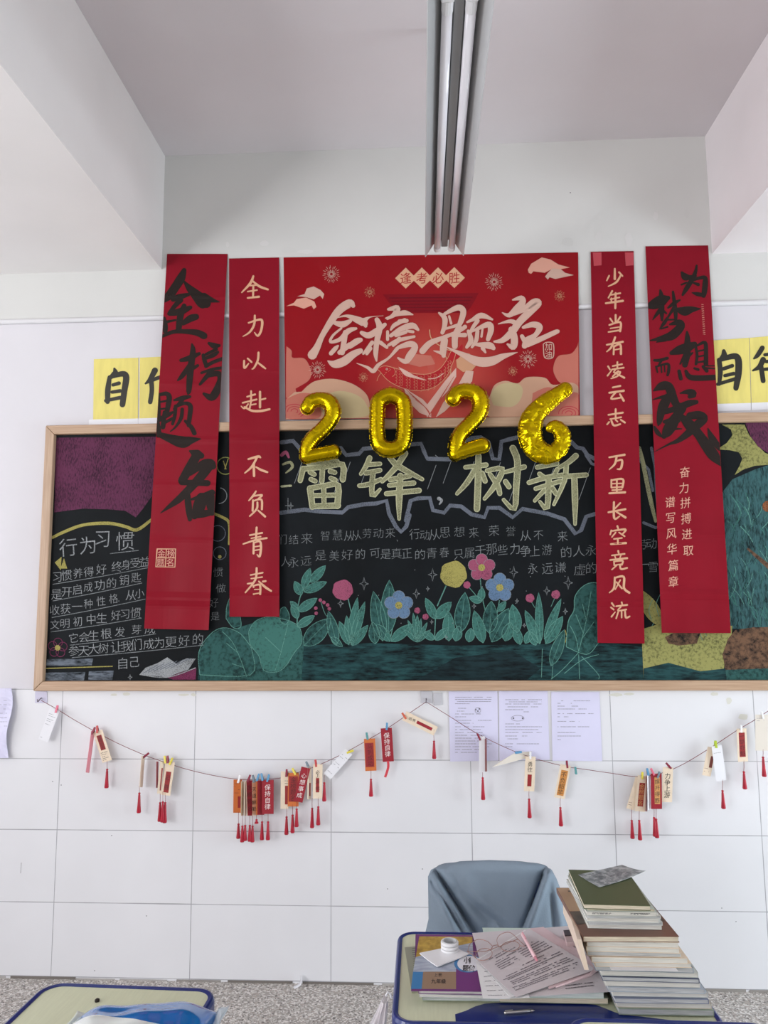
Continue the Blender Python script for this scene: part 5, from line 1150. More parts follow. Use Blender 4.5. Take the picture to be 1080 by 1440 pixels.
bookmark('white bookmark edge-on behind the red one of the right-hand cluster', (912.6, 1090), (913.6, 1139), 5, M_cardw, yaw=0.02, dY=-0.006)
bookmark('red bookmark with gold lettered strip in the right-hand cluster', (922.7, 1088), (923.3, 1137.6), 15.5, M_cardr, both(panel(M_pgoldt, -.16, .34, .10, .86), col('旗开得胜', M_black, .14, .84, 7.5, x=.09)), tas=[(919.8, 1138, 1149, 1176), (922.7, 1138, 1151, 1178)], dY=-0.014)
bookmark('tan bookmark with large black writing at the right end of the right-hand cluster', (939.3, 1079), (937.8, 1128), 14.5, M_tan, col('力争上游', M_black, .16, .88, 9), dY=-0.004)
bookmark('tan bookmark tilted behind a blank white one at the right', (1001, 1051), (993.3, 1091), 12, M_tan, both(panel(M_cardb, .1, .45, .3, .7), lines([(.75, .6), (.85, .8), (.92, .5)], M_cardb)), dY=-0.003)
bookmark('blank white bookmark under a lime peg at the right', (1007.8, 1048.8), (1014.4, 1098), 14.5, M_cardw, lines([(.2, 1), (.9, .4)], M_greyp), tas=[(1016, 1098, 1111, 1137)], dY=-0.012)
bookmark('tan bookmark with tall dark red panel under a white peg at the right', (1042.7, 1024.6), (1044.9, 1071), 14, M_tan, both(panel(M_panel, -.30, .30, .12, .86), col('一举夺魁', M_pdark, .14, .84, 8)), tas=[(1046, 1071, 1084.5, 1109.5)])
bookmark('plain beige bookmark at the right edge of the photo', (1071, 1005), (1071, 1055.6), 17.5, M_cardbeige, lines([(.1, 1), (.17, .8)], M_greyp), tas=[(1073, 1055, 1064, 1092)], dY=-0.008)
# folded white paper pegged by its corner
mb = MB()
q = [P(725, 1058, YS-.004), P(748, 1056.5, YS-.002), P(741, 1066, YS+.004), P(692, 1079, YS-.03), P(702, 1072, YS-.02)]
mb.add(q, [(0, 3, 4), (0, 2, 3), (0, 1, 2)], M_cardbeige)
o = mb.build('folded_paper'); md = o.modifiers.new('t', 'SOLIDIFY'); md.thickness = 0.0008; tag(o, 'white paper folded to a point and pegged in front of the printed sheets', 'paper')
GP = 'small clothes pegs on the string'
def peg(label, x, y, ang, c, dY=-0.006, L=10.0, w=2.7):
    cpos = P(x, y, YS+dY); k = (P(x+1, y, YS)-P(x, y, YS)).length
    root = empty('clothes_peg', cpos, label, 'clothes peg', GP)
    l, ww = L*k, w*k
    a = math.radians(ang)
    for s in (-1, 1):
        M = Matrix.Translation(cpos) @ Matrix.Rotation(a, 4, 'Y') @ Matrix.Rotation(s*0.20, 4, 'X') @ Matrix.Translation((0, s*0.0042, 0))
        mb = MB(); mb.box((-ww/2, -0.0015, -l*0.48), (ww/2, 0.0015, l*0.52), PEG[c], M); mb.build('jaw', root, bevel=0.0006)
    mb = MB(); M = Matrix.Translation(cpos) @ Matrix.Rotation(a, 4, 'Y')
    mb.tube([M @ Vector((-ww*.62, 0, 0)), M @ Vector((ww*.62, 0, 0))], 0.0020, M_spring, n=8); mb.build('spring', root)
for args in (('pink peg holding the first white bookmark at the left', 80, 997.5, 8, 'pink'), ('red peg holding the tan bookmark beside the pink ribbon', 137, 1026, -8, 'red'), ('crimson peg on the pink ribbon-like bookmark', 131.5, 1028, 20, 'crimson'), ('crimson peg lying aslant on the lone edge-on bookmark at the left', 205, 1062.5, 52, 'crimson'),
    ('pale yellow peg at the left of the leftmost group of three', 232.4, 1068.5, -12, 'yellow'), ('crimson peg in the leftmost group, between two yellow ones', 236, 1068.3, -6, 'crimson'), ('yellow peg on the front bookmark of the leftmost group', 240.5, 1071, 22, 'yellow'),
    ('white peg holding the orange bookmark of the big middle group', 336, 1096, 12, 'white'), ('crimson peg in the big middle group', 350, 1095, 20, 'crimson'), ('slate grey peg in the big middle group', 356.6, 1095.5, -14, 'slate'), ('blue peg in the big middle group, left one of three', 362.6, 1093.5, 16, 'blue'), ('blue peg in the big middle group, centre one of three', 368.6, 1093, -14, 'blue'), ('blue peg on the lettered red bookmark of the big middle group', 377, 1094.5, 14, 'blue'),
    ('crimson peg at the left of the second middle group', 403, 1087.5, 2, 'crimson'), ('yellow peg holding the orange bookmark of the second middle group', 413.6, 1085, -32, 'yellow'), ('slate grey peg holding the tilted red bookmark', 432.6, 1076, -24, 'slate'), ('red peg on the tan bookmark beside the tilted white one', 444.3, 1073.5, -10, 'red'),
    ('yellow peg holding the blown-aside white bookmark', 492, 1057, 72, 'yellow'), ('teal peg holding the orange bookmark with a dark panel', 516.3, 1035.5, -10, 'teal'), ('blue peg holding the red bookmark with a ribbon', 544, 1021.8, 4, 'blue'), ('orange peg on the bookmark lying almost level', 568.5, 1007, -35, 'orange'),
    ('crimson peg holding the narrow white bookmark', 673.4, 1036.5, -24, 'crimson'), ('blue peg lying level on the folded white paper', 728.5, 1058, 84, 'blue'), ('white peg below the middle printed sheet', 745.7, 1062.5, 3, 'white'), ('crimson peg holding the bookmark with an ochre panel', 797.3, 1075.2, -2, 'crimson'), ('teal peg hanging alone on the string', 809.6, 1084, -4, 'teal'),
    ('yellow peg in the right-hand cluster', 903, 1091, 8, 'yellow'), ('blue peg in the right-hand cluster, left of the red ones', 911, 1085.8, -8, 'blue'), ('pink peg in the right-hand cluster', 917.6, 1085.6, -22, 'pink'), ('slate blue peg at the right of the red bookmark in the cluster', 925.6, 1090, 26, 'slate'), ('crimson peg lying aslant on the last bookmark of the right-hand cluster', 940.3, 1077, -40, 'crimson'),
    ('lime peg holding the blank white bookmark', 1006.3, 1047, 0, 'lime'), ('white peg holding the bookmark with tall dark red panel', 1042, 1025.5, 8, 'white'), ('white peg on the plain beige bookmark at the right edge', 1072, 1006, -6, 'white')):
    lb, x, y, a, c = args
    peg(lb, x, y, a, c, dY=-0.012 if 'group' in lb or 'cluster' in lb else -0.006, w=3.4 if c == 'lime' else 2.7)
# ================================================================== DESKS
M_rim = mat('blue_plastic_rim', (22, 40, 108), rough=0.32, coat=0.2)
M_lam = mat('pale_green_laminate', (205, 208, 178), rough=0.42, var=0.03, vscale=30, stretch=(8, 0.6, 1))
M_leg = mat('grey_painted_steel', (150, 154, 160), rough=0.4, metal=0.4)
def rrect(x0, x1, y0, y1, r, n=8):
    pts = []
    for cx, cy, a0 in ((x1-r, y1-r, 0), (x0+r, y1-r, 90), (x0+r, y0+r, 180), (x1-r, y0+r, 270)):
        for k in range(n+1):
            a = math.radians(a0+90*k/n); pts.append((cx+r*math.cos(a), cy+r*math.sin(a)))
    return pts
DT = 0.75
def desk(name, label, x0, x1, y0, y1, r=0.045, rim=0.014, tray=None, rot=0.0, screw=None, DT=DT):
    root = empty(name, ((x0+x1)/2, (y0+y1)/2, 0), label, 'desk', 'school desks with blue rims')
    def bld(mb, nm, **k):
        o = mb.build(nm, root, **k)
        return o
    outer = rrect(x0, x1, y0, y1, r)
    mb = MB(); N = len(outer)
    prof = [(0.0, DT-0.030), (-0.0, DT-0.006), (-0.003, DT+0.0005), (-rim*0.5, DT+0.002), (-rim, DT+0.0005), (-rim, DT-0.002)]
    rings = []
    cx, cy = (x0+x1)/2, (y0+y1)/2
    for off, z in prof:
        q = rrect(x0-off, x1+off, y0-off, y1+off, max(r+off, 0.005))
        rings += [(x, y, z) for x, y in q]
    fs = [(i*N+k, i*N+(k+1) % N, (i+1)*N+(k+1) % N, (i+1)*N+k) for i in range(len(prof)-1) for k in range(N)]
    fs.append(tuple(reversed(range(N))))
    mb.add(rings, fs, M_rim)
    if tray:
        # moulded pen tray: a blue scallop that bites into the laminate along the near edge
        mb.add([(x, y, DT-0.0004) for x, y in tray], [tuple(range(len(tray)))], M_rim)
    bld(mb, 'rim', smooth=False)
    inner = rrect(x0+rim, x1-rim, y0+rim, y1-rim, max(r-rim, 0.005))
    mb = MB(); k = len(inner)
    mb.add([(x, y, DT-0.0012) for x, y in inner]+[(x, y, DT-0.02) for x, y in inner], [tuple(range(k))]+[(i, i+k, (i+1) % k+k, (i+1) % k) for i in range(k)], M_lam)
    bld(mb, 'tabletop')
    mb = MB(); mb.box((x0+0.05, y0+0.06, DT-0.16), (x1-0.05, y1-0.03, DT-0.145), M_leg); mb.box((x0+0.05, y1-0.032, DT-0.145), (x1-0.05, y1-0.03, DT-0.035), M_leg); bld(mb, 'book_shelf')
    for sx in (x0+0.05, x1-0.05):
        for sy in (y0+0.07, y1-0.06):
            mb = MB(); mb.tube([(sx, sy, 0.0), (sx, sy, DT-0.031)], 0.014, M_leg, n=12); bld(mb, 'leg')
    if screw:
        mb = MB(); mb.lathe([(0.005, 0), (0.005, 0.004), (0.002, 0.006)], mat('screw_dark', (50, 44, 40), rough=0.4, metal=0.6), c=(screw[0], screw[1], DT-0.001), n=12); bld(mb, 'screw')
    if rot:
        root.rotation_euler = (0, 0, rot)
    return root
def zpts(pts, z): return [tuple(Zp(x, y, z))[:2] for x, y in pts]
dx0, dx1, dy1, dy0 = -0.074, 0.592, -1.312, -1.738
edge_px = [(640, 1426), (655, 1421), (668, 1415), (682, 1411), (700, 1410), (740, 1410), (780, 1411), (822, 1411), (838, 1413), (852, 1418), (864, 1423), (876, 1427), (900, 1429)]
tr = zpts(edge_px, DT)
tray = [(tr[0][0], dy0+0.013)]+[(x, y) for x, y in tr]+[(tr[-1][0]+0.06, tr[-1][1]-0.012), (tr[-1][0]+0.06, dy0+0.013)]
desk('school_desk', 'blue rimmed school desk laden with books and papers, in front of the draped chair', dx0, dx1, dy0, dy1, tray=tray, rim=0.013)
desk('school_desk', 'blue rimmed school desk at the lower left carrying a blue plastic packet', -0.858, -0.462, -2.20, -1.606, r=0.05, screw=tuple(Zp(131, 1408, DT))[:2], rot=-0.035)
desk('school_desk', 'blue rimmed school desk at the lower right, only its far rim in view', 0.262, 0.66, -2.36, -1.752, r=0.05, rot=-0.012, DT=0.776)

# ================================================================== CHAIR UNDER THE JACKET
M_seat = mat('chair_plastic', (70, 92, 140), rough=0.45)
ch = empty('chair', (0.2, -1.0, 0), 'school chair hidden under the blue grey jacket behind the laden desk', 'chair')
mb = MB(); mb.box((0.03, -1.16, 0.42), (0.37, -0.80, 0.445), M_seat); mb.build('seat', ch, bevel=0.01)
mb = MB(); mb.box((0.055, -0.795, 0.50), (0.365, -0.775, 0.700), M_seat); mb.build('backrest', ch, bevel=0.008)
for x in (0.07, 0.34):
    mb = MB(); mb.tube([(x, -0.785, 0), (x, -0.785, 0.42), (x, -0.785, 0.69)], 0.011, M_leg, n=10); mb.build('leg', ch)
    mb = MB(); mb.tube([(x, -1.14, 0), (x, -1.14, 0.42)], 0.011, M_leg, n=10); mb.build('leg', ch)
# jacket: cloth drawn over the chair back, folds falling from both shoulders to the middle
M_cloth = mat('blue_grey_cloth', (128, 142, 155), rough=0.8, var=0.04, vscale=9, bump=0.12, bscale=140, spec=0.2)
J = xf((530, 1190), 3.857)
LEFT = [(1212, 632), (1216, 618), (1222, 610), (1230, 605.5), (1240, 603.5), (1260, 605), (1280, 606), (1295, 603), (1312, 599), (1360, 592)]
RIGHT = [(1212, 745), (1214, 758), (1217, 768), (1224, 775), (1235, 781), (1250, 787), (1270, 793), (1290, 799), (1312, 803), (1360, 810)]
VAL = [((325, 140), (520, 470), 9, 20), ((300, 195), (465, 470), 5, 15), ((900, 160), (785, 460), 9, 15), ((905, 120), (840, 330), 6, 12), ((985, 230), (1040, 470), 8, 12), ((560, 330), (720, 470), 5, 22), ((430, 240), (640, 440), 4, 26), ((940, 270), (960, 460), 4, 14)]
RID = [((345, 120), (560, 420), 5, 26), ((320, 215), (420, 460), 5, 16), ((925, 160), (820, 460), 7, 16), ((960, 190), (1000, 460), 6, 16), ((480, 180), (640, 380), 4, 34), ((640, 420), (690, 470), 4, 14), ((395, 300), (490, 470), 4, 12)]
def pseg(x, y, a, b):
    ax, ay = a; bx, by = b; dx, dy = bx-ax, by-ay; t = max(0, min(1, ((x-ax)*dx+(y-ay)*dy)/(dx*dx+dy*dy)))
    return math.hypot(x-ax-t*dx, y-ay-t*dy), t
def fold(px, py):
    x, y = (px-530)*3.857, (py-1190)*3.857; s = 0
    for a, b, A, w in VAL:
        d, t = pseg(x, y, a, b); s += A*math.exp(-(d/w)**2)*(0.45+0.55*math.sin(math.pi*min(t*0.9+0.1, 1)))
    for a, b, A, w in RID:
        d, t = pseg(x, y, a, b); s -= A*math.exp(-(d/w)**2)*(0.45+0.55*math.sin(math.pi*min(t*0.9+0.1, 1)))
    def side(ax, ay, bx, by):
        l = math.hypot(bx-ax, by-ay); return ((x-ax)*(by-ay)-(y-ay)*(bx-ax))/l
    # the cloth turns sharply at both shoulder creases, the outer panels standing forward
    for sgn, ln, dep in ((-1, (318, 128, 520, 470), 15.0), (1, (912, 122, 785, 460), 15.0), (-1, (300, 190, 470, 470), 8.0), (1, (960, 180, 1040, 460), -7.0)):
        d = sgn*side(*ln)
        s -= dep*max(0.0, min(1.0, d/26.0))*(1-0.6*max(0.0, min(1.0, (d-26)/120.0)))
    return s*0.0030
JY = -0.822
nu, nv, nb = 80, 70, 14
rows = []
for j in range(-nb, nv+1):
    row = []
    if j >= 0:
        v = j/nv; py = 1212.5+147*v**1.15
        l, r = lerp_tab(LEFT, py), lerp_tab(RIGHT, py)
    else:
        v = 0; py = 1212.5; l, r = 632, 745
    for i in range(nu+1):
        u = i/nu; e = abs(2*u-1)
        if j >= 0:
            x = l+(r-l)*u
            y = py+(1.5*(e**3) if v < .1 else 0)-1.2*math.sin(math.pi*u)*max(0, 1-v*6)
            Y = JY+0.050*e**5+fold(x, y)*min(1, v*6+0.1)+0.022*(1-min(1, v*7))**2
            q = P(x, y, Y)
        else:
            t = -j/nb; x = l+(r-l)*u
            q0 = P(x, py+1.5*e**3-1.2*math.sin(math.pi*u), JY+0.022+0.05*e**5); wd = 1+0.55*min(1, t*4)
            cx = P(690, py, JY).x
            q = Vector((cx+(q0.x-cx)*wd, q0.y+0.028*min(1, t*3)+0.012*t, q0.z-0.010*math.sin(min(1, t*3)*1.57)**2-0.26*max(0, t-0.2)-0.02*e*min(1, t*4)))
        row.append(q)
    rows.append(row)
mb = MB(); W = nu+1
mb.add([q for rw in rows for q in rw], [(j*W+i, (j+1)*W+i, (j+1)*W+i+1, j*W+i+1) for j in range(len(rows)-1) for i in range(nu)], M_cloth)
o = mb.build('jacket', smooth=True); md = o.modifiers.new('t', 'SOLIDIFY'); md.thickness = 0.003; md.offset = 1
tag(o, 'blue grey jacket draped over the chair back', 'jacket')

# ================================================================== THINGS ON THE LADEN DESK
TZ = DT+0.0022
M_pages = mat('page_edges', (226, 224, 216), rough=0.75, c2=(196, 194, 188), vscale=55, stretch=(0.5, 0.5, 26), detail=3)
M_pages2 = mat('grey_page_edges', (206, 208, 208), rough=0.75, c2=(158, 160, 162), vscale=50, stretch=(0.5, 0.5, 28), detail=3)
M_pages3 = mat('cream_page_edges', (228, 218, 196), rough=0.75, c2=(188, 176, 156), vscale=55, stretch=(0.5, 0.5, 26), detail=3)
_cov = {}
def cover(c):
    if c not in _cov: _cov[c] = mat('cover_%d_%d_%d' % c, c, rough=0.4, var=0.03, vscale=20)
    return _cov[c]
def book(label, x, y, z, w, d, t, c, rot=0.0, pages=M_pages, spine='r', sag=0.0, group=None, art=None, cat='book', cov_t=0.0007):
    """x, y: front left corner; the page edges face the room. Root at the book's base."""
    root = empty('book', (x+w/2, y+d/2, z), label, cat, group)
    R = Matrix.Translation((x+w/2, y+d/2, 0)) @ Matrix.Rotation(rot, 4, 'Z') @ Matrix.Translation((-w/2, -d/2, 0))
    nx = 12
    def bend(i): return sag*(math.sin(math.pi*min(1, i/nx*1.0))-0.0)
    def slab(m, x0, x1, y0, y1, z0, z1, mb):
        vs = []
        for i in range(nx+1):
            xx = x0+(x1-x0)*i/nx
            b = bend((xx/w)*nx)
            for yy in (y0, y1):
                for zz in (z0, z1): vs.append(R @ Vector((xx, yy, z+zz+b)))
        fs = []
        for i in range(nx):
            a = i*4; e = a+4
            fs += [(a+1, a+3, e+3, e+1), (a, e, e+2, a+2), (a, a+1, e+1, e), (a+2, e+2, e+3, a+3)]
        fs += [(0, 2, 3, 1), (nx*4, nx*4+1, nx*4+3, nx*4+2)]
        mb.add(vs, fs, m)
    mb = MB(); g = 0.0014
    slab(pages, 0.0008 if spine == 'l' else g, w-(g if spine == 'l' else 0.0008), g, d-g, cov_t, t-cov_t, mb); mb.build('pages', root)
    mb = MB(); m = cover(c)
    slab(m, 0, w, 0, d, 0, cov_t, mb); slab(m, 0, w, 0, d, t-cov_t, t, mb)
    if spine == 'l': slab(m, -0.0004, 0.0006, 0, d, 0, t, mb)
    if spine == 'r': slab(m, w-0.0006, w+0.0004, 0, d, 0, t, mb)
    if art: art(mb, R, z+t)
    mb.build('cover', root)
    return root
GB = 'books in the tall pile on the desk'
# ---- the tall leaning pile; each entry: thickness, left edge, front, width, depth, cover, pages, spine, label
rb = random.Random(21)
pile = [
    (.011, .388, -1.690, .190, .255, (150, 164, 148), M_pages2, 'r', 'book with a dull green cover at the very bottom of the tall pile'),
    (.010, .384, -1.686, .190, .258, (206, 196, 180), M_pages, 'r', 'cream covered book, second from the bottom of the tall pile'),
    (.009, .380, -1.690, .188, .255, (120, 128, 150), M_pages2, 'r', 'slate blue covered book, third from the bottom of the tall pile'),
    (.010, .376, -1.684, .192, .258, (198, 204, 204), M_pages, 'r', 'pale grey book, fourth from the bottom of the tall pile'),
    (.009, .370, -1.690, .193, .255, (168, 178, 190), M_pages2, 'r', 'blue grey book, fifth from the bottom of the tall pile'),
    (.010, .366, -1.686, .190, .258, (214, 212, 206), M_pages, 'r', 'off-white book, sixth from the bottom of the tall pile'),
    (.008, .360, -1.690, .193, .258, (84, 92, 116), M_pages2, 'r', 'dark blue covered book, seventh from the bottom of the tall pile'),
    (.010, .356, -1.686, .195, .255, (200, 206, 200), M_pages, 'r', 'pale green grey book, eighth from the bottom of the tall pile'),
    (.010, .348, -1.690, .196, .258, (150, 160, 170), M_pages2, 'r', 'book just under the white slip that sticks out of the tall pile'),
    (.009, .340, -1.694, .194, .258, (222, 204, 180), M_pages, 'l', 'book just above the white slip that sticks out of the tall pile'),
    (.011, .334, -1.698, .193, .258, (224, 206, 184), M_pages, 'l', 'cream backed book, fifth below the green notebook group in the tall pile'),
    (.009, .331, -1.696, .189, .258, (218, 200, 180), M_pages2, 'l', 'cream backed book, third under the brown covered one in the tall pile'),
    (.010, .328, -1.700, .186, .258, (226, 208, 186), M_pages, 'l', 'cream backed book, second under the brown covered one in the tall pile'),
    (.011, .326, -1.702, .184, .258, (222, 204, 184), M_pages, 'l', 'cream backed book directly under the brown covered one in the tall pile'),
]
z = TZ
for t, x, y, w, d, c, pg, sp, lb in pile:
    book(lb, x+rb.uniform(-.002, .002), y, z, w, d, t, c, rb.uniform(-.02, .02), pg, sp, sag=0.0, group=GB); z += t+0.0006
zslip = TZ+sum(p[0]+.0006 for p in pile[:9])
def brown_art(mb, R, zt):
    a, b, c_ = mat('photo_sand', (182, 150, 120), rough=0.4), mat('photo_dark', (70, 62, 56), rough=0.4, c2=(104, 90, 78), vscale=40), mat('photo_brown', (112, 80, 66), rough=0.4)
    def s(pts, m, dz): mb.add([R @ Vector((x, y, zt+dz)) for x, y in pts], [tuple(range(len(pts)))], m)
    s([(0, .125), (.19, .125), (.19, .26), (0, .26)], a, .0003); s([(0, .055), (.05, .07), (.1, .06), (.19, .072), (.19, .13), (.12, .12), (.06, .135), (0, .12)], b, .0005)
    s([(.03, .15), (.06, .155), (.07, .17), (.04, .18)], b, .0006); s([(.022, .235), (.042, .235), (.042, .243), (.022, .243)], b, .0006)
book('book with brown landscape cover in the middle of the tall pile', .314, -1.706, z, .194, .262, .011, (118, 84, 70), 0.03, M_pages3, 'l', group=GB, art=brown_art); z += .0116
pile2 = [
    (.008, .338, -1.672, .150, .205, (208, 212, 206), M_pages, 'r', 'white exercise book lying directly on the brown covered book'),
    (.007, .336, -1.676, .150, .205, (212, 214, 210), M_pages2, 'r', 'white exercise book, second above the brown covered book'),
    (.008, .334, -1.680, .148, .205, (204, 210, 208), M_pages, 'r', 'pale exercise book, third above the brown covered book'),
    (.007, .330, -1.684, .150, .205, (216, 216, 210), M_pages2, 'r', 'white exercise book, fourth above the brown covered book'),
    (.009, .330, -1.690, .143, .205, (188, 192, 186), M_pages, 'r', 'thick exercise book with faint lettering on its page edges, near the top of the pile'),
    (.006, .332, -1.690, .138, .205, (196, 206, 196), M_pages3, 'r', 'cream exercise book under the green notebook'),
]
for t, x, y, w, d, c, pg, sp, lb in pile2:
    bk = book(lb, x, y, z, w, d, t, c, 0.0 if 'lettering' in lb else rb.uniform(-.03, .03), pg, sp, group=GB)
    if 'lettering' in lb:
        mb = MB(); zz = z+t*.5; Sx = lambda a, b: Vector((a/1000, y+.0011, b/1000))
        for a0, a1 in ((x*1000+12, x*1000+52), (x*1000+90, x*1000+130)): textlines(mb, Sx, a0, a1, [(zz*1000+.8, 0, 1), (zz*1000-.8, 0, .9)], mat('edge_ink', (70, 70, 74), rough=0.7), 1.0, .2, int(a0))
        mb.build('edge_writing', bk)
    z += t+0.0005
book('dark green notebook on top of the tall pile', .327, -1.700, z, .134, .200, .010, (84, 94, 64), -0.035, M_pages3, 'n', group=GB, cov_t=0.0012); z += .0105
# cream folder leaning along the left side of the pile
fa, fb, fc, fd = P(791, 1254, -1.452), P(822, 1364, -1.716), P(812, 1321, -1.716), None
q = [fa, Vector((fa.x, fa.y, fa.z-.048)), fb, fc]; q2 = [p+Vector((.0085, .0, .0)) for p in q]
mb = MB(); mb.add(q+q2, [(0, 1, 2, 3), (7, 6, 5, 4), (0, 4, 5, 1), (1, 5, 6, 2), (2, 6, 7, 3), (3, 7, 4, 0)], mat('cream_folder', (222, 204, 186), rough=0.5))
o = mb.build('folder', fix=True); tag(o, 'cream folder standing on edge against the left side of the tall pile', 'folder')
def paper(name, label, px, z, m, cat='paper sheet', group=None, lift=0.0, thick=0.0005, n=8, seed=0, art=None, S=None, wave=0.0006):
    (x0, y0), (x1, y1), (x2, y2), (x3, y3) = px
    r = random.Random(seed); ph = r.uniform(0, 6)
    def pt(s, t, dz=0.0):
        x = (x0*(1-s)+x1*s)*(1-t)+(x3*(1-s)+x2*s)*t; y = (y0*(1-s)+y1*s)*(1-t)+(y3*(1-s)+y2*s)*t
        q = Zp(x, y, z); h = lift*max(0, (s+t-1.2))**2+wave*(1+math.sin(s*5+ph)*math.cos(t*4+ph))
        q.z += h+dz; return q
    mb = MB(); W = n+1; N = W*W
    vs = [pt(i/n, j/n, thick) for j in range(W) for i in range(W)]+[pt(i/n, j/n) for j in range(W) for i in range(W)]
    fs = []
    for j in range(n):
        for i in range(n):
            a = j*W+i; fs.append((a, a+W, a+W+1, a+1)); fs.append((N+a, N+a+1, N+a+W+1, N+a+W))
        a = j*W; fs.append((a, N+a, N+a+W, a+W)); a += n; fs.append((a, a+W, N+a+W, N+a))
        fs.append((j, j+1, N+j+1, N+j)); a = n*W+j; fs.append((a, N+a, N+a+1, a+1))
    mb.add(vs, fs, m)
    o = mb.build(name)
    if label: tag(o, label, cat, group)
    if art:
        mb = MB(); art(mb, lambda u, v: pt(u, v, thick+0.0004)); mb.build('print', o)
    return o
M_leaf = mat('printed_leaflet', (190, 194, 194), rough=0.25, c2=(126, 132, 134), vscale=70)
zt = z
paper('leaflet', 'silvery printed leaflet lying on the green notebook', [(813.5, 1231), (875, 1217), (908, 1229.5), (843, 1248.5)], zt, M_leaf, 'leaflet', thick=0.001, seed=3, lift=0.01,
      art=lambda mb, S: textlines(mb, lambda x, y: S(x/100, y/100), 8, 92, [(15+k*9, 0, .9) for k in range(9)], mat('leaflet_print', (96, 100, 104), rough=0.5), 3.2, .35, 6))
mb = MB(); mb.box((.372, -1.708, zslip-.0001), (.505, -1.60, zslip+.0003), M_cardw, Matrix.Translation((0, 0, 0)))
o = mb.build('paper_slip'); tag(o, 'white paper slip sticking out of the front of the tall pile', 'paper')

# ---- left: ruler, textbooks
M_ruler = mat('grey_green_ruler', (158, 160, 140), rough=0.3); M_tick = mat('tick_print', (70, 72, 64), rough=0.6)
paper('ruler', 'grey green plastic ruler at the left of the desk top', [(569, 1333), (587, 1331.5), (590, 1395), (579, 1396.5)], TZ-.0030, M_ruler, 'ruler', thick=0.0015, wave=0,
      art=lambda mb, S: [mb.add([S(.55, v), S(.95, v), S(.95, v+.006), S(.55, v+.006)], [(0, 1, 2, 3)], M_tick) for v in [0.04+k*.047 for k in range(20)]])
GT2 = 'flat pile of textbooks at the left of the desk'
z = TZ
book('green grey textbook at the bottom of the flat pile at the left of the desk', -.012, -1.650, z, .200, .265, .005, (176, 190, 176), 0.01, M_pages2, 'l', group=GT2); z += .0055
book('white backed textbook, second from the bottom of the flat pile at the left', -.016, -1.650, z, .190, .262, .006, (214, 214, 218), -0.01, M_pages, 'n', group=GT2); z += .0065
book('purple backed textbook right under the top textbook of the flat pile', -.020, -1.648, z, .186, .262, .006, (150, 106, 156), 0.01, M_pages, 'l', group=GT2); z += .0065
zt = z+.0085
def tb_art(mb, R, ztop):
    S = lambda x, y: Zp(x, y, ztop+.0006); S2 = lambda x, y: Zp(x, y, ztop+.0009); S3 = lambda x, y: Zp(x, y, ztop+.0012)
    TT = xf((540, 1290), 6.75)
    gold = mat('cover_gold', (150, 118, 40), rough=0.4, c2=(196, 160, 70), vscale=60); sky = mat('cover_sky', (186, 194, 204), rough=0.4, c2=(150, 158, 180), vscale=30, stretch=(1, 4, 1)); blue = mat('cover_blue', (60, 124, 178), rough=0.4); tan = mat('cover_tan', (150, 122, 100), rough=0.4); pur = mat('cover_purple', (112, 48, 116), rough=0.4); wh = mat('cover_white', (226, 226, 232), rough=0.4); dk = mat('cover_print', (40, 34, 36), rough=0.5)
    mb.poly(TT([(335, 180), (840, 185), (840, 240), (300, 380)]), gold, S); mb.poly(TT([(300, 378), (560, 300), (840, 240), (860, 518), (276, 518)]), sky, S)
    mb.poly(TT([(276, 516), (372, 516), (358, 680), (256, 680)]), blue, S2); mb.poly(TT([(372, 516), (684, 516), (684, 682), (358, 680)]), tan, S2); mb.poly(TT([(684, 400), (1080, 400), (1080, 700), (684, 700)]), pur, S2); mb.poly(TT([(258, 680), (690, 682), (690, 702), (256, 700)]), pur, S2)
    x, y = TT([(800, 440)])[0]; mb.disc(x, y, 20, blue, S2, 24, ry=12.5); mb.disc(x+2, y, 17.5, wh, S3, 24, ry=11)
    S4 = lambda x, y: Zp(x, y, ztop+.0015)
    for c, px, py, sz in (('小', 785, 408, 9), ('题', 775, 480, 9), ('狂', 830, 408, 9), ('做', 835, 482, 9)):
        a, b = TT([(px, py)])[0]; mb.glyph(c, a, b, sz, dk, S4, 0.02)
    for i, c in enumerate('九年级'): 
        a, b = TT([(470+i*48, 606)])[0]; mb.glyph(c, a, b, 7.0, dk, S3, 0.01)
    for i, c in enumerate('上册'):
        a, b = TT([(492+i*42, 546)])[0]; mb.glyph(c, a, b, 5.5, dk, S3, 0.0)
book('purple textbook with gold landscape and tan label on top of the flat pile', -.027, -1.641, z, .184, .243, .008, (112, 48, 116), 0.0, M_pages, 'l', group=GT2, art=tb_art)
z = zt
# ---- tape roll, tissue sachet
M_tapew = mat('tape_white', (226, 226, 228), rough=0.35); M_tapei = mat('tape_core', (196, 198, 200), rough=0.4)
c = Zp(632.5, 1337, z+.003); root = empty('tape_roll', (c.x, c.y, c.z), 'small stack of white tape on the top textbook', 'tape')
for k in range(3):
    mb = MB(); h0 = .0075*k
    mb.lathe([(.0165, h0), (.0195, h0), (.0205, h0+.0012), (.0205, h0+.0052), (.0195, h0+.0064), (.0165, h0+.0064), (.0165, h0)], M_tapew, c=c, n=32); mb.build('roll', root, smooth=False)
mb = MB(); mb.lathe([(.0150, 0), (.0165, 0), (.0165, .0225), (.0150, .0225), (.0150, 0)], M_tapei, c=c, n=32); mb.build('core', root)
paper('sachet', 'white paper sachet on the top textbook, in front of the tape', [(590, 1342), (636, 1332), (659, 1343), (615, 1361)], z+.0016, mat('sachet_white', (232, 232, 234), rough=0.4), 'sachet', thick=0.0022, wave=0.0008, seed=8)

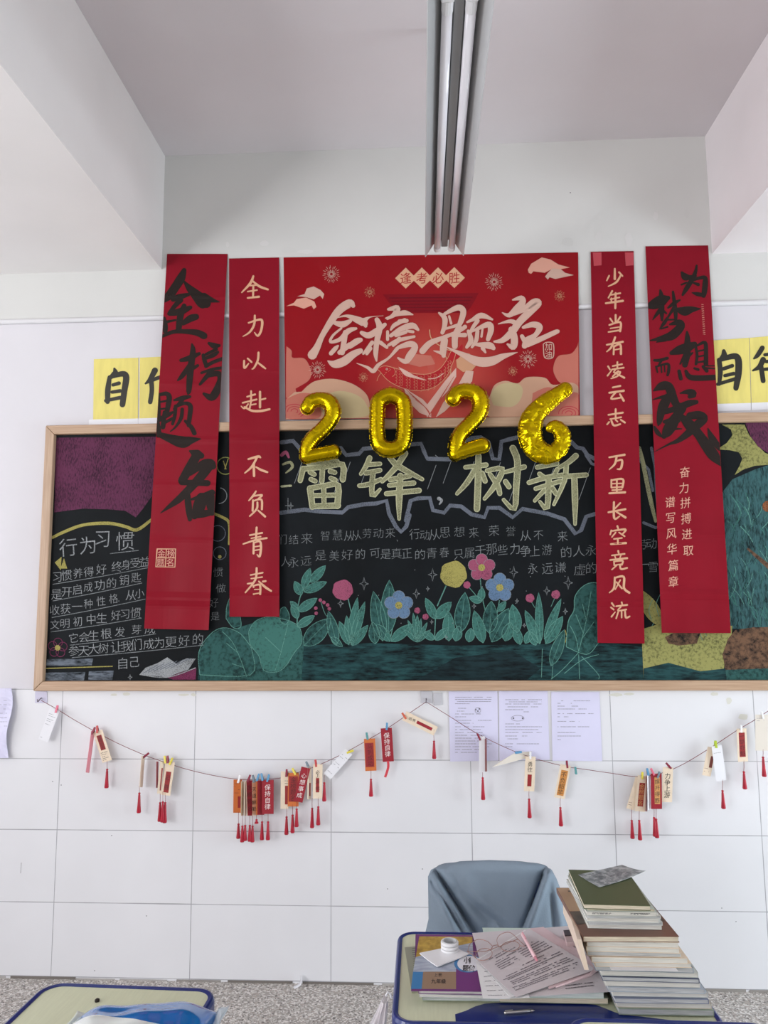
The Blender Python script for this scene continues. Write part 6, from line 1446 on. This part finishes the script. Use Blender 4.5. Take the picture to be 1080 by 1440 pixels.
# ---- worksheets in the middle
M_ws = mat('pinkish_worksheet', (204, 197, 200), rough=0.6); M_wsp = mat('pink_worksheet', (208, 184, 188), rough=0.6); M_wsw = mat('white_worksheet', (226, 226, 226), rough=0.6); M_wsg = mat('mint_worksheet', (196, 208, 202), rough=0.6); M_txt = mat('worksheet_print', (112, 106, 114), rough=0.6); M_txd = mat('worksheet_dark_print', (66, 62, 70), rough=0.6)
GW = 'worksheets spread over the desk'
book('dull green workbook under the worksheets', .150, -1.652, TZ, .226, .30, .012, (150, 158, 140), 0.0, M_pages3, 'n', group='workbooks under the worksheets')
book('mint edged workbook just under the worksheets', .142, -1.658, TZ+.0126, .222, .31, .012, (188, 206, 196), 0.02, mat('mint_pages', (198, 212, 204), rough=0.7, c2=(228, 232, 228), vscale=50, stretch=(.5, .5, 30)), 'n', group='workbooks under the worksheets')
zw = TZ+.0290
def tl(ys, seed=1, m=M_txt, x0=8, x1=92, w=1.0, gap=.15):
    return lambda mb, S: textlines(mb, lambda x, y: S(x/100, y/100), x0, x1, [(y, a, b) for y, a, b in ys], m, w, gap, seed)
paper('worksheet', 'white worksheet at the back of the spread, with blue printed spots', [(664, 1313), (806, 1302), (864, 1395), (690, 1405)], zw, M_ws, group=GW, seed=1,
      art=lambda mb, S: [mb.poly(q, mat('blue_spots', (52, 74, 104), rough=0.5), lambda x, y: Zp(x, y, zw+.0024)) for q in ([(772, 1313), (778, 1314), (783, 1320), (776, 1319)], [(780, 1323), (785, 1322), (786, 1327), (781, 1327)], [(799, 1339), (806, 1338), (810, 1344), (805, 1345)])]+[textlines(mb, lambda x, y: Zp(x, y, zw+.0024), 795, 840, [(1386, 0, 1), (1390, 0, .9)], M_txd, .9, .15, 3, slope=-.12)])
paper('worksheet', 'white worksheet peeping out at the left of the spread', [(669, 1352), (720, 1340), (745, 1404), (679, 1405)], zw+.0012, M_wsw, group=GW, seed=2, art=tl([(20+k*12, .05, .5) for k in range(7)], 4, w=1.2))
paper('worksheet', 'second worksheet, just under the top one and turned a little', [(672, 1349), (738, 1308), (830, 1372), (717, 1404)], zw+.0024, M_wsw, group=GW, seed=3)
paper('worksheet', 'pink worksheet with a corner behind the pen', [(746, 1306), (764, 1304), (852, 1362), (772, 1392)], zw+.0036, M_wsp, group=GW, seed=4)
ysw = [(10, .1, .5), (14, .2, .6), (20, .1, .9), (24, .1, .4), (24, .55, .95), (28, .1, .45), (28, .55, 1), (32, .1, .45), (32, .55, 1), (36, .1, .45), (36, .55, 1), (40, .6, 1), (47, .4, .8), (53, .05, 1), (57, 0, 1), (60, .05, .7), (66, .05, 1), (69.5, .05, 1), (73, .05, 1), (79, .0, 1), (82.5, 0, 1), (86, 0, .9)]
paper('worksheet', 'topmost pinkish worksheet covered with printed lines, under the glasses', [(671, 1352), (744, 1306), (838, 1364), (726, 1403)], zw+.0052, M_ws, group=GW, seed=5, art=tl(ysw, 7, M_txt, 6, 94, 1.5, .12))
mb = MB(); S_ = zw+.0075
a, b = Zp(782, 1391, zw+.003), Zp(830, 1375, zw+.003); c = Zp(838, 1368, zw+.004)
# curled corner of a worksheet
mb.tube([a+Vector((0, 0, .004)), b+Vector((0, 0, .005)), c+Vector((0, 0, .007))], [.0012, .003, .0045], M_wsp, n=12); o = mb.build('rolled_slip', smooth=True); tag(o, 'pinkish paper rolled at the right edge of the worksheets', 'paper')
# ---- glasses
M_rimg = mat('rose_metal', (176, 140, 132), rough=0.3, metal=0.7)
G8 = xf((650, 1290), 4.909); zg = zw+.0095
gl = empty('glasses', Zp(695, 1335, zg), 'thin rose metal glasses lying on the worksheets', 'glasses')
def zloop(cx, cy, rx, ry, rot, z0, zt_, n=36):
    out = []
    for k in range(n):
        a = 2*math.pi*k/n; x = rx*math.cos(a); y = ry*math.sin(a); X = cx+x*math.cos(rot)-y*math.sin(rot); Y = cy+x*math.sin(rot)+y*math.cos(rot)
        px = G8([(X, Y)])[0]; q = Zp(px[0], px[1], z0); q.z += 0; out.append(q)
    return out
M_lens = mat('clear_lens', (236, 236, 240), rough=0.03, alpha=0.10, spec=0.5)
for cx, cy, rx, ry, rt in ((148, 256, 60, 40, -0.22), (333, 200, 64, 34, -0.12)):
    q = zloop(cx, cy, rx, ry, rt, zg+.002, 0)
    mb = MB(); mb.tube(q, .0008, M_rimg, n=8, closed=True); rr_ = mb.build('lens_rim', gl, smooth=True)
    mb = MB(); mb.add(q, [tuple(range(len(q)))], M_lens); ll = mb.build('lens', rr_); 
mb = MB(); mb.tube([Zp(*G8([p])[0], zg+.003) for p in ((196, 226), (212, 196), (240, 190), (266, 205))], .0009, M_rimg); mb.build('bridge', gl, smooth=True)
for pts in (((92, 280), (60, 250), (40, 238), (55, 185), (110, 152), (170, 165), (205, 195)), ((395, 195), (430, 198), (395, 160), (330, 105), (270, 115), (240, 150), (246, 190))):
    mb = MB(); q = crom([tuple(G8([p])[0]) for p in pts], 5); mb.tube([Zp(x, y, zg+.004) for x, y in q], .0008, M_rimg); mb.build('temple', gl, smooth=True)
mb = MB(); mb.tube([Zp(*G8([p])[0], zg+.004) for p in ((30, 235), (160, 235), (270, 195), (385, 150))], .0008, M_rimg); mb.build('temple_bar', gl)
# ---- pink pen, metal pen, sharpener
M_pinkpen = mat('pink_pen', (226, 188, 194), rough=0.3); M_pinkd = mat('pink_pen_clip', (214, 140, 154), rough=0.3)
def pen(label, a, b, r, m, m2, cat='pen'):
    root = empty('pen', a, label, cat)
    d = (b-a)
    mb = MB(); mb.tube([a, a+d*.06, a+d*.62, a+d*.88], [r*.8, r, r, r*.95], m, n=12); mb.build('barrel', root, smooth=True)
    mb = MB(); mb.tube([a+d*.88, a+d*.97, b], [r*.9, r*.5, r*.15], m2, n=12); mb.build('tip', root, smooth=True)
    up = Vector((0, 0, 1)); mb = MB(); mb.tube([a+d*.03+up*r*1.25, a+d*.28+up*r*1.35], r*.28, m2, n=8); mb.build('clip', root)
pen('pink ballpoint pen lying on the topmost worksheet', Zp(734, 1313, zg+.003), Zp(755.5, 1351.5, zg+.001), .0042, M_pinkpen, M_pinkd)
M_silver = mat('silver', (176, 174, 172), rough=0.3, metal=0.9)
pen('silver pen in the blue tray at the near edge of the desk', Zp(709, 1424.5, DT+.006), Zp(752, 1421, DT+.006), .0034, M_silver, M_silver)
root = empty('sharpener', Zp(800, 1326, zw+.0035), 'small pink and dark pencil sharpener by the tall pile', 'sharpener')
mb = MB(); q = [Zp(x, y, zw+.0030) for x, y in ((797, 1332), (812, 1331), (807, 1314), (792, 1315))]; h = Vector((0, 0, .010))
mb.add(q+[p+h for p in q], [(3, 2, 1, 0), (4, 5, 6, 7), (0, 1, 5, 4), (1, 2, 6, 5), (2, 3, 7, 6), (3, 0, 4, 7)], mat('sharpener_pink', (194, 170, 170), rough=0.3)); mb.build('body', root, bevel=0.0015, fix=True)
mb = MB(); q = [p+h*1.02 for p in [Zp(x, y, zw+.0030) for x, y in ((794.5, 1323), (809.5, 1322), (807, 1314.5), (792.5, 1315.5))]]
mb.add(q+[p+Vector((0, 0, .002)) for p in q], [(3, 2, 1, 0), (4, 5, 6, 7), (0, 1, 5, 4), (1, 2, 6, 5), (2, 3, 7, 6), (3, 0, 4, 7)], mat('sharpener_dark', (64, 50, 54), rough=0.3)); mb.build('lid', root)

# ================================================================== BLUE PACKET, PLASTIC BAG, SCRAP
def packet():
    root = empty('packet', (-.56, -1.86, DT+.001), 'blue and white plastic packet lying on the lower left desk', 'packet')
    m = bpy.data.materials.new('blue_film'); m.use_nodes = True; nt = m.node_tree; b = nt.nodes['Principled BSDF']
    b.inputs['Roughness'].default_value = 0.12; b.inputs['Coat Weight'].default_value = 0.6
    tc = nt.nodes.new('ShaderNodeTexCoord'); sp = nt.nodes.new('ShaderNodeSeparateXYZ'); nt.links.new(tc.outputs['Object'], sp.inputs[0])
    w = nt.nodes.new('ShaderNodeTexNoise'); w.inputs['Scale'].default_value = 7; nt.links.new(tc.outputs['Object'], w.inputs['Vector'])
    def M_(op, a, bb):
        q = nt.nodes.new('ShaderNodeMath'); q.operation = op
        for i, zz in enumerate((a, bb)):
            if hasattr(zz, 'node'): nt.links.new(zz, q.inputs[i])
            else: q.inputs[i].default_value = zz
        return q.outputs[0]
    # white wave along the near side, white patch at the left end
    f = M_('ADD', M_('ADD', sp.outputs[1], M_('MULTIPLY', M_('SINE', M_('MULTIPLY', sp.outputs[0], 16.0), 0.0), 0.012)), M_('MULTIPLY', w.outputs[0], 0.03))
    near = M_('LESS_THAN', f, 0.036)
    left = M_('LESS_THAN', M_('ADD', sp.outputs[0], M_('MULTIPLY', w.outputs[0], 0.05)), -0.108)
    k = M_('MAXIMUM', near, left)
    mx = nt.nodes.new('ShaderNodeMix'); mx.data_type = 'RGBA'; mx.inputs[6].default_value = lin((22, 104, 176)); mx.inputs[7].default_value = lin((222, 228, 224)); nt.links.new(k, mx.inputs[0]); nt.links.new(mx.outputs[2], b.inputs['Base Color'])
    x0, x1, y0, y1 = -.705, -.428, -1.98, -1.735
    nx, ny = 40, 26; mb = MB(); top = []; bot = []
    for j in range(ny+1):
        for i in range(nx+1):
            u, v = i/nx, j/ny; x = x0+(x1-x0)*u+0.006*math.sin(v*9)*(1-u); y = y0+(y1-y0)*v+0.025*u*v+0.006*math.sin(u*11)*v
            e = (1-abs(2*u-1)**4)*(1-abs(2*v-1)**3)
            h = 0.046*max(e, 0)**0.6+0.0022*math.sin(u*19+v*6)*max(e, 0)+0.0015*math.sin(v*27-u*5)*max(e, 0)
            top.append((x, y, DT+.004+h)); bot.append((x, y, DT+.0025))
    W = nx+1; N = W*(ny+1); fs = []
    for j in range(ny):
        for i in range(nx):
            a = j*W+i; fs.append((a, a+1, a+W+1, a+W)); fs.append((N+a, N+a+W, N+a+W+1, N+a+1))
    for j in range(ny): fs.append((j*W, (j+1)*W, N+(j+1)*W, N+j*W)); fs.append((j*W+nx, N+j*W+nx, N+(j+1)*W+nx, (j+1)*W+nx))
    for i in range(nx): fs.append((i, N+i, N+i+1, i+1)); fs.append((ny*W+i, ny*W+i+1, N+ny*W+i+1, N+ny*W+i))
    mb.add(top+bot, fs, m); mb.build('body', root, smooth=True)
    clear = mat('clear_film', (206, 226, 236), rough=0.08, coat=0.5, alpha=0.55)
    mb = MB(); vs = []
    for j in range(ny+1):
        v = j/ny; x = x1; y = y0+(y1-y0)*v+0.025*v
        for k2 in range(5): vs.append((x+0.022*k2/4-0.002, y+0.003*math.sin(v*20)*k2/4, DT+.006+.010*k2/4+0.003*math.sin(v*14+k2)))
    mb.add(vs, [(j*5+k2, j*5+k2+1, (j+1)*5+k2+1, (j+1)*5+k2) for j in range(ny) for k2 in range(4)], clear); o = mb.build('seal', root, smooth=True); md = o.modifiers.new('t', 'SOLIDIFY'); md.thickness = .0006
    mb = MB(); vs = []
    for j in range(ny+1):
        v = j/ny; y = y0+(y1-y0)*v
        for k2 in range(5): vs.append((x0+.004-0.016*k2/4+0.006*math.sin(v*9), y+.004*math.sin(v*17)*k2/4, DT+.006+.007*k2/4))
    mb.add(vs, [(j*5+k2, (j+1)*5+k2, (j+1)*5+k2+1, j*5+k2+1) for j in range(ny) for k2 in range(4)], mat('white_film', (222, 232, 222), rough=0.15, coat=0.4)); o = mb.build('seal', root, smooth=True); md = o.modifiers.new('t', 'SOLIDIFY'); md.thickness = .0006
packet()
# plastic bag hanging from a hook at the left side of the laden desk
bag = empty('plastic_bag', (-.115, -1.62, 0.42), 'crumpled translucent plastic bag hanging at the left side of the laden desk', 'bag')
m = mat('cloudy_film', (226, 220, 224), rough=0.2, alpha=0.62, coat=0.5, bump=0.5, bscale=28)
mb = MB(); n1, n2 = 26, 30; vs = []
rg = random.Random(9); ph = [rg.uniform(0, 6) for _ in range(8)]
for j in range(n2+1):
    v = j/n2
    R0 = 0.008+0.082*math.sin(math.pi*min(1, (0.03+v*0.97)*0.60))
    for i in range(n1):
        a = 2*math.pi*i/n1; k = 1+0.16*math.sin(3*a+ph[0]+v*5)+0.12*math.sin(7*a+ph[1]-v*9)+0.06*math.sin(13*a+ph[2]+v*14)
        vs.append((-.084-R0*0.62+R0*0.46*k*math.cos(a), -1.615+R0*1.5*k*math.sin(a), 0.735-0.32*v))
mb.add(vs, [(j*n1+i, (j+1)*n1+i, (j+1)*n1+(i+1) % n1, j*n1+(i+1) % n1) for j in range(n2) for i in range(n1)]+[tuple(range(n2*n1, n2*n1+n1))], m); mb.build('film', bag, smooth=False)
mb = MB(); mb.tube([(-.090, -1.615, .742), (-.086, -1.615, .750), (-.080, -1.615, .746), (-.0775, -1.615, .738)], .0022, M_white); mb.build('handle', bag)
# white curl of paper on the floor by the wall
c = Zp(418, 1386, 0.004)
mb = MB(); pts = [c+Vector((-.012, -.010, -.0035)), c+Vector((0, 0, -.002)), c+Vector((.012, .006, .004)), c+Vector((.016, .008, .022)), c+Vector((.013, .006, .034))]
W2 = Vector((.004, -.010, 0)); mb.add([p+W2 for p in pts]+[p-W2 for p in pts], [(i, i+1, 5+i+1, 5+i) for i in range(4)], M_cardw)
o = mb.build('paper_scrap', smooth=True); md = o.modifiers.new('t', 'SOLIDIFY'); md.thickness = .0006; tag(o, 'curled white paper scrap on the floor against the tiled wall', 'paper scrap')
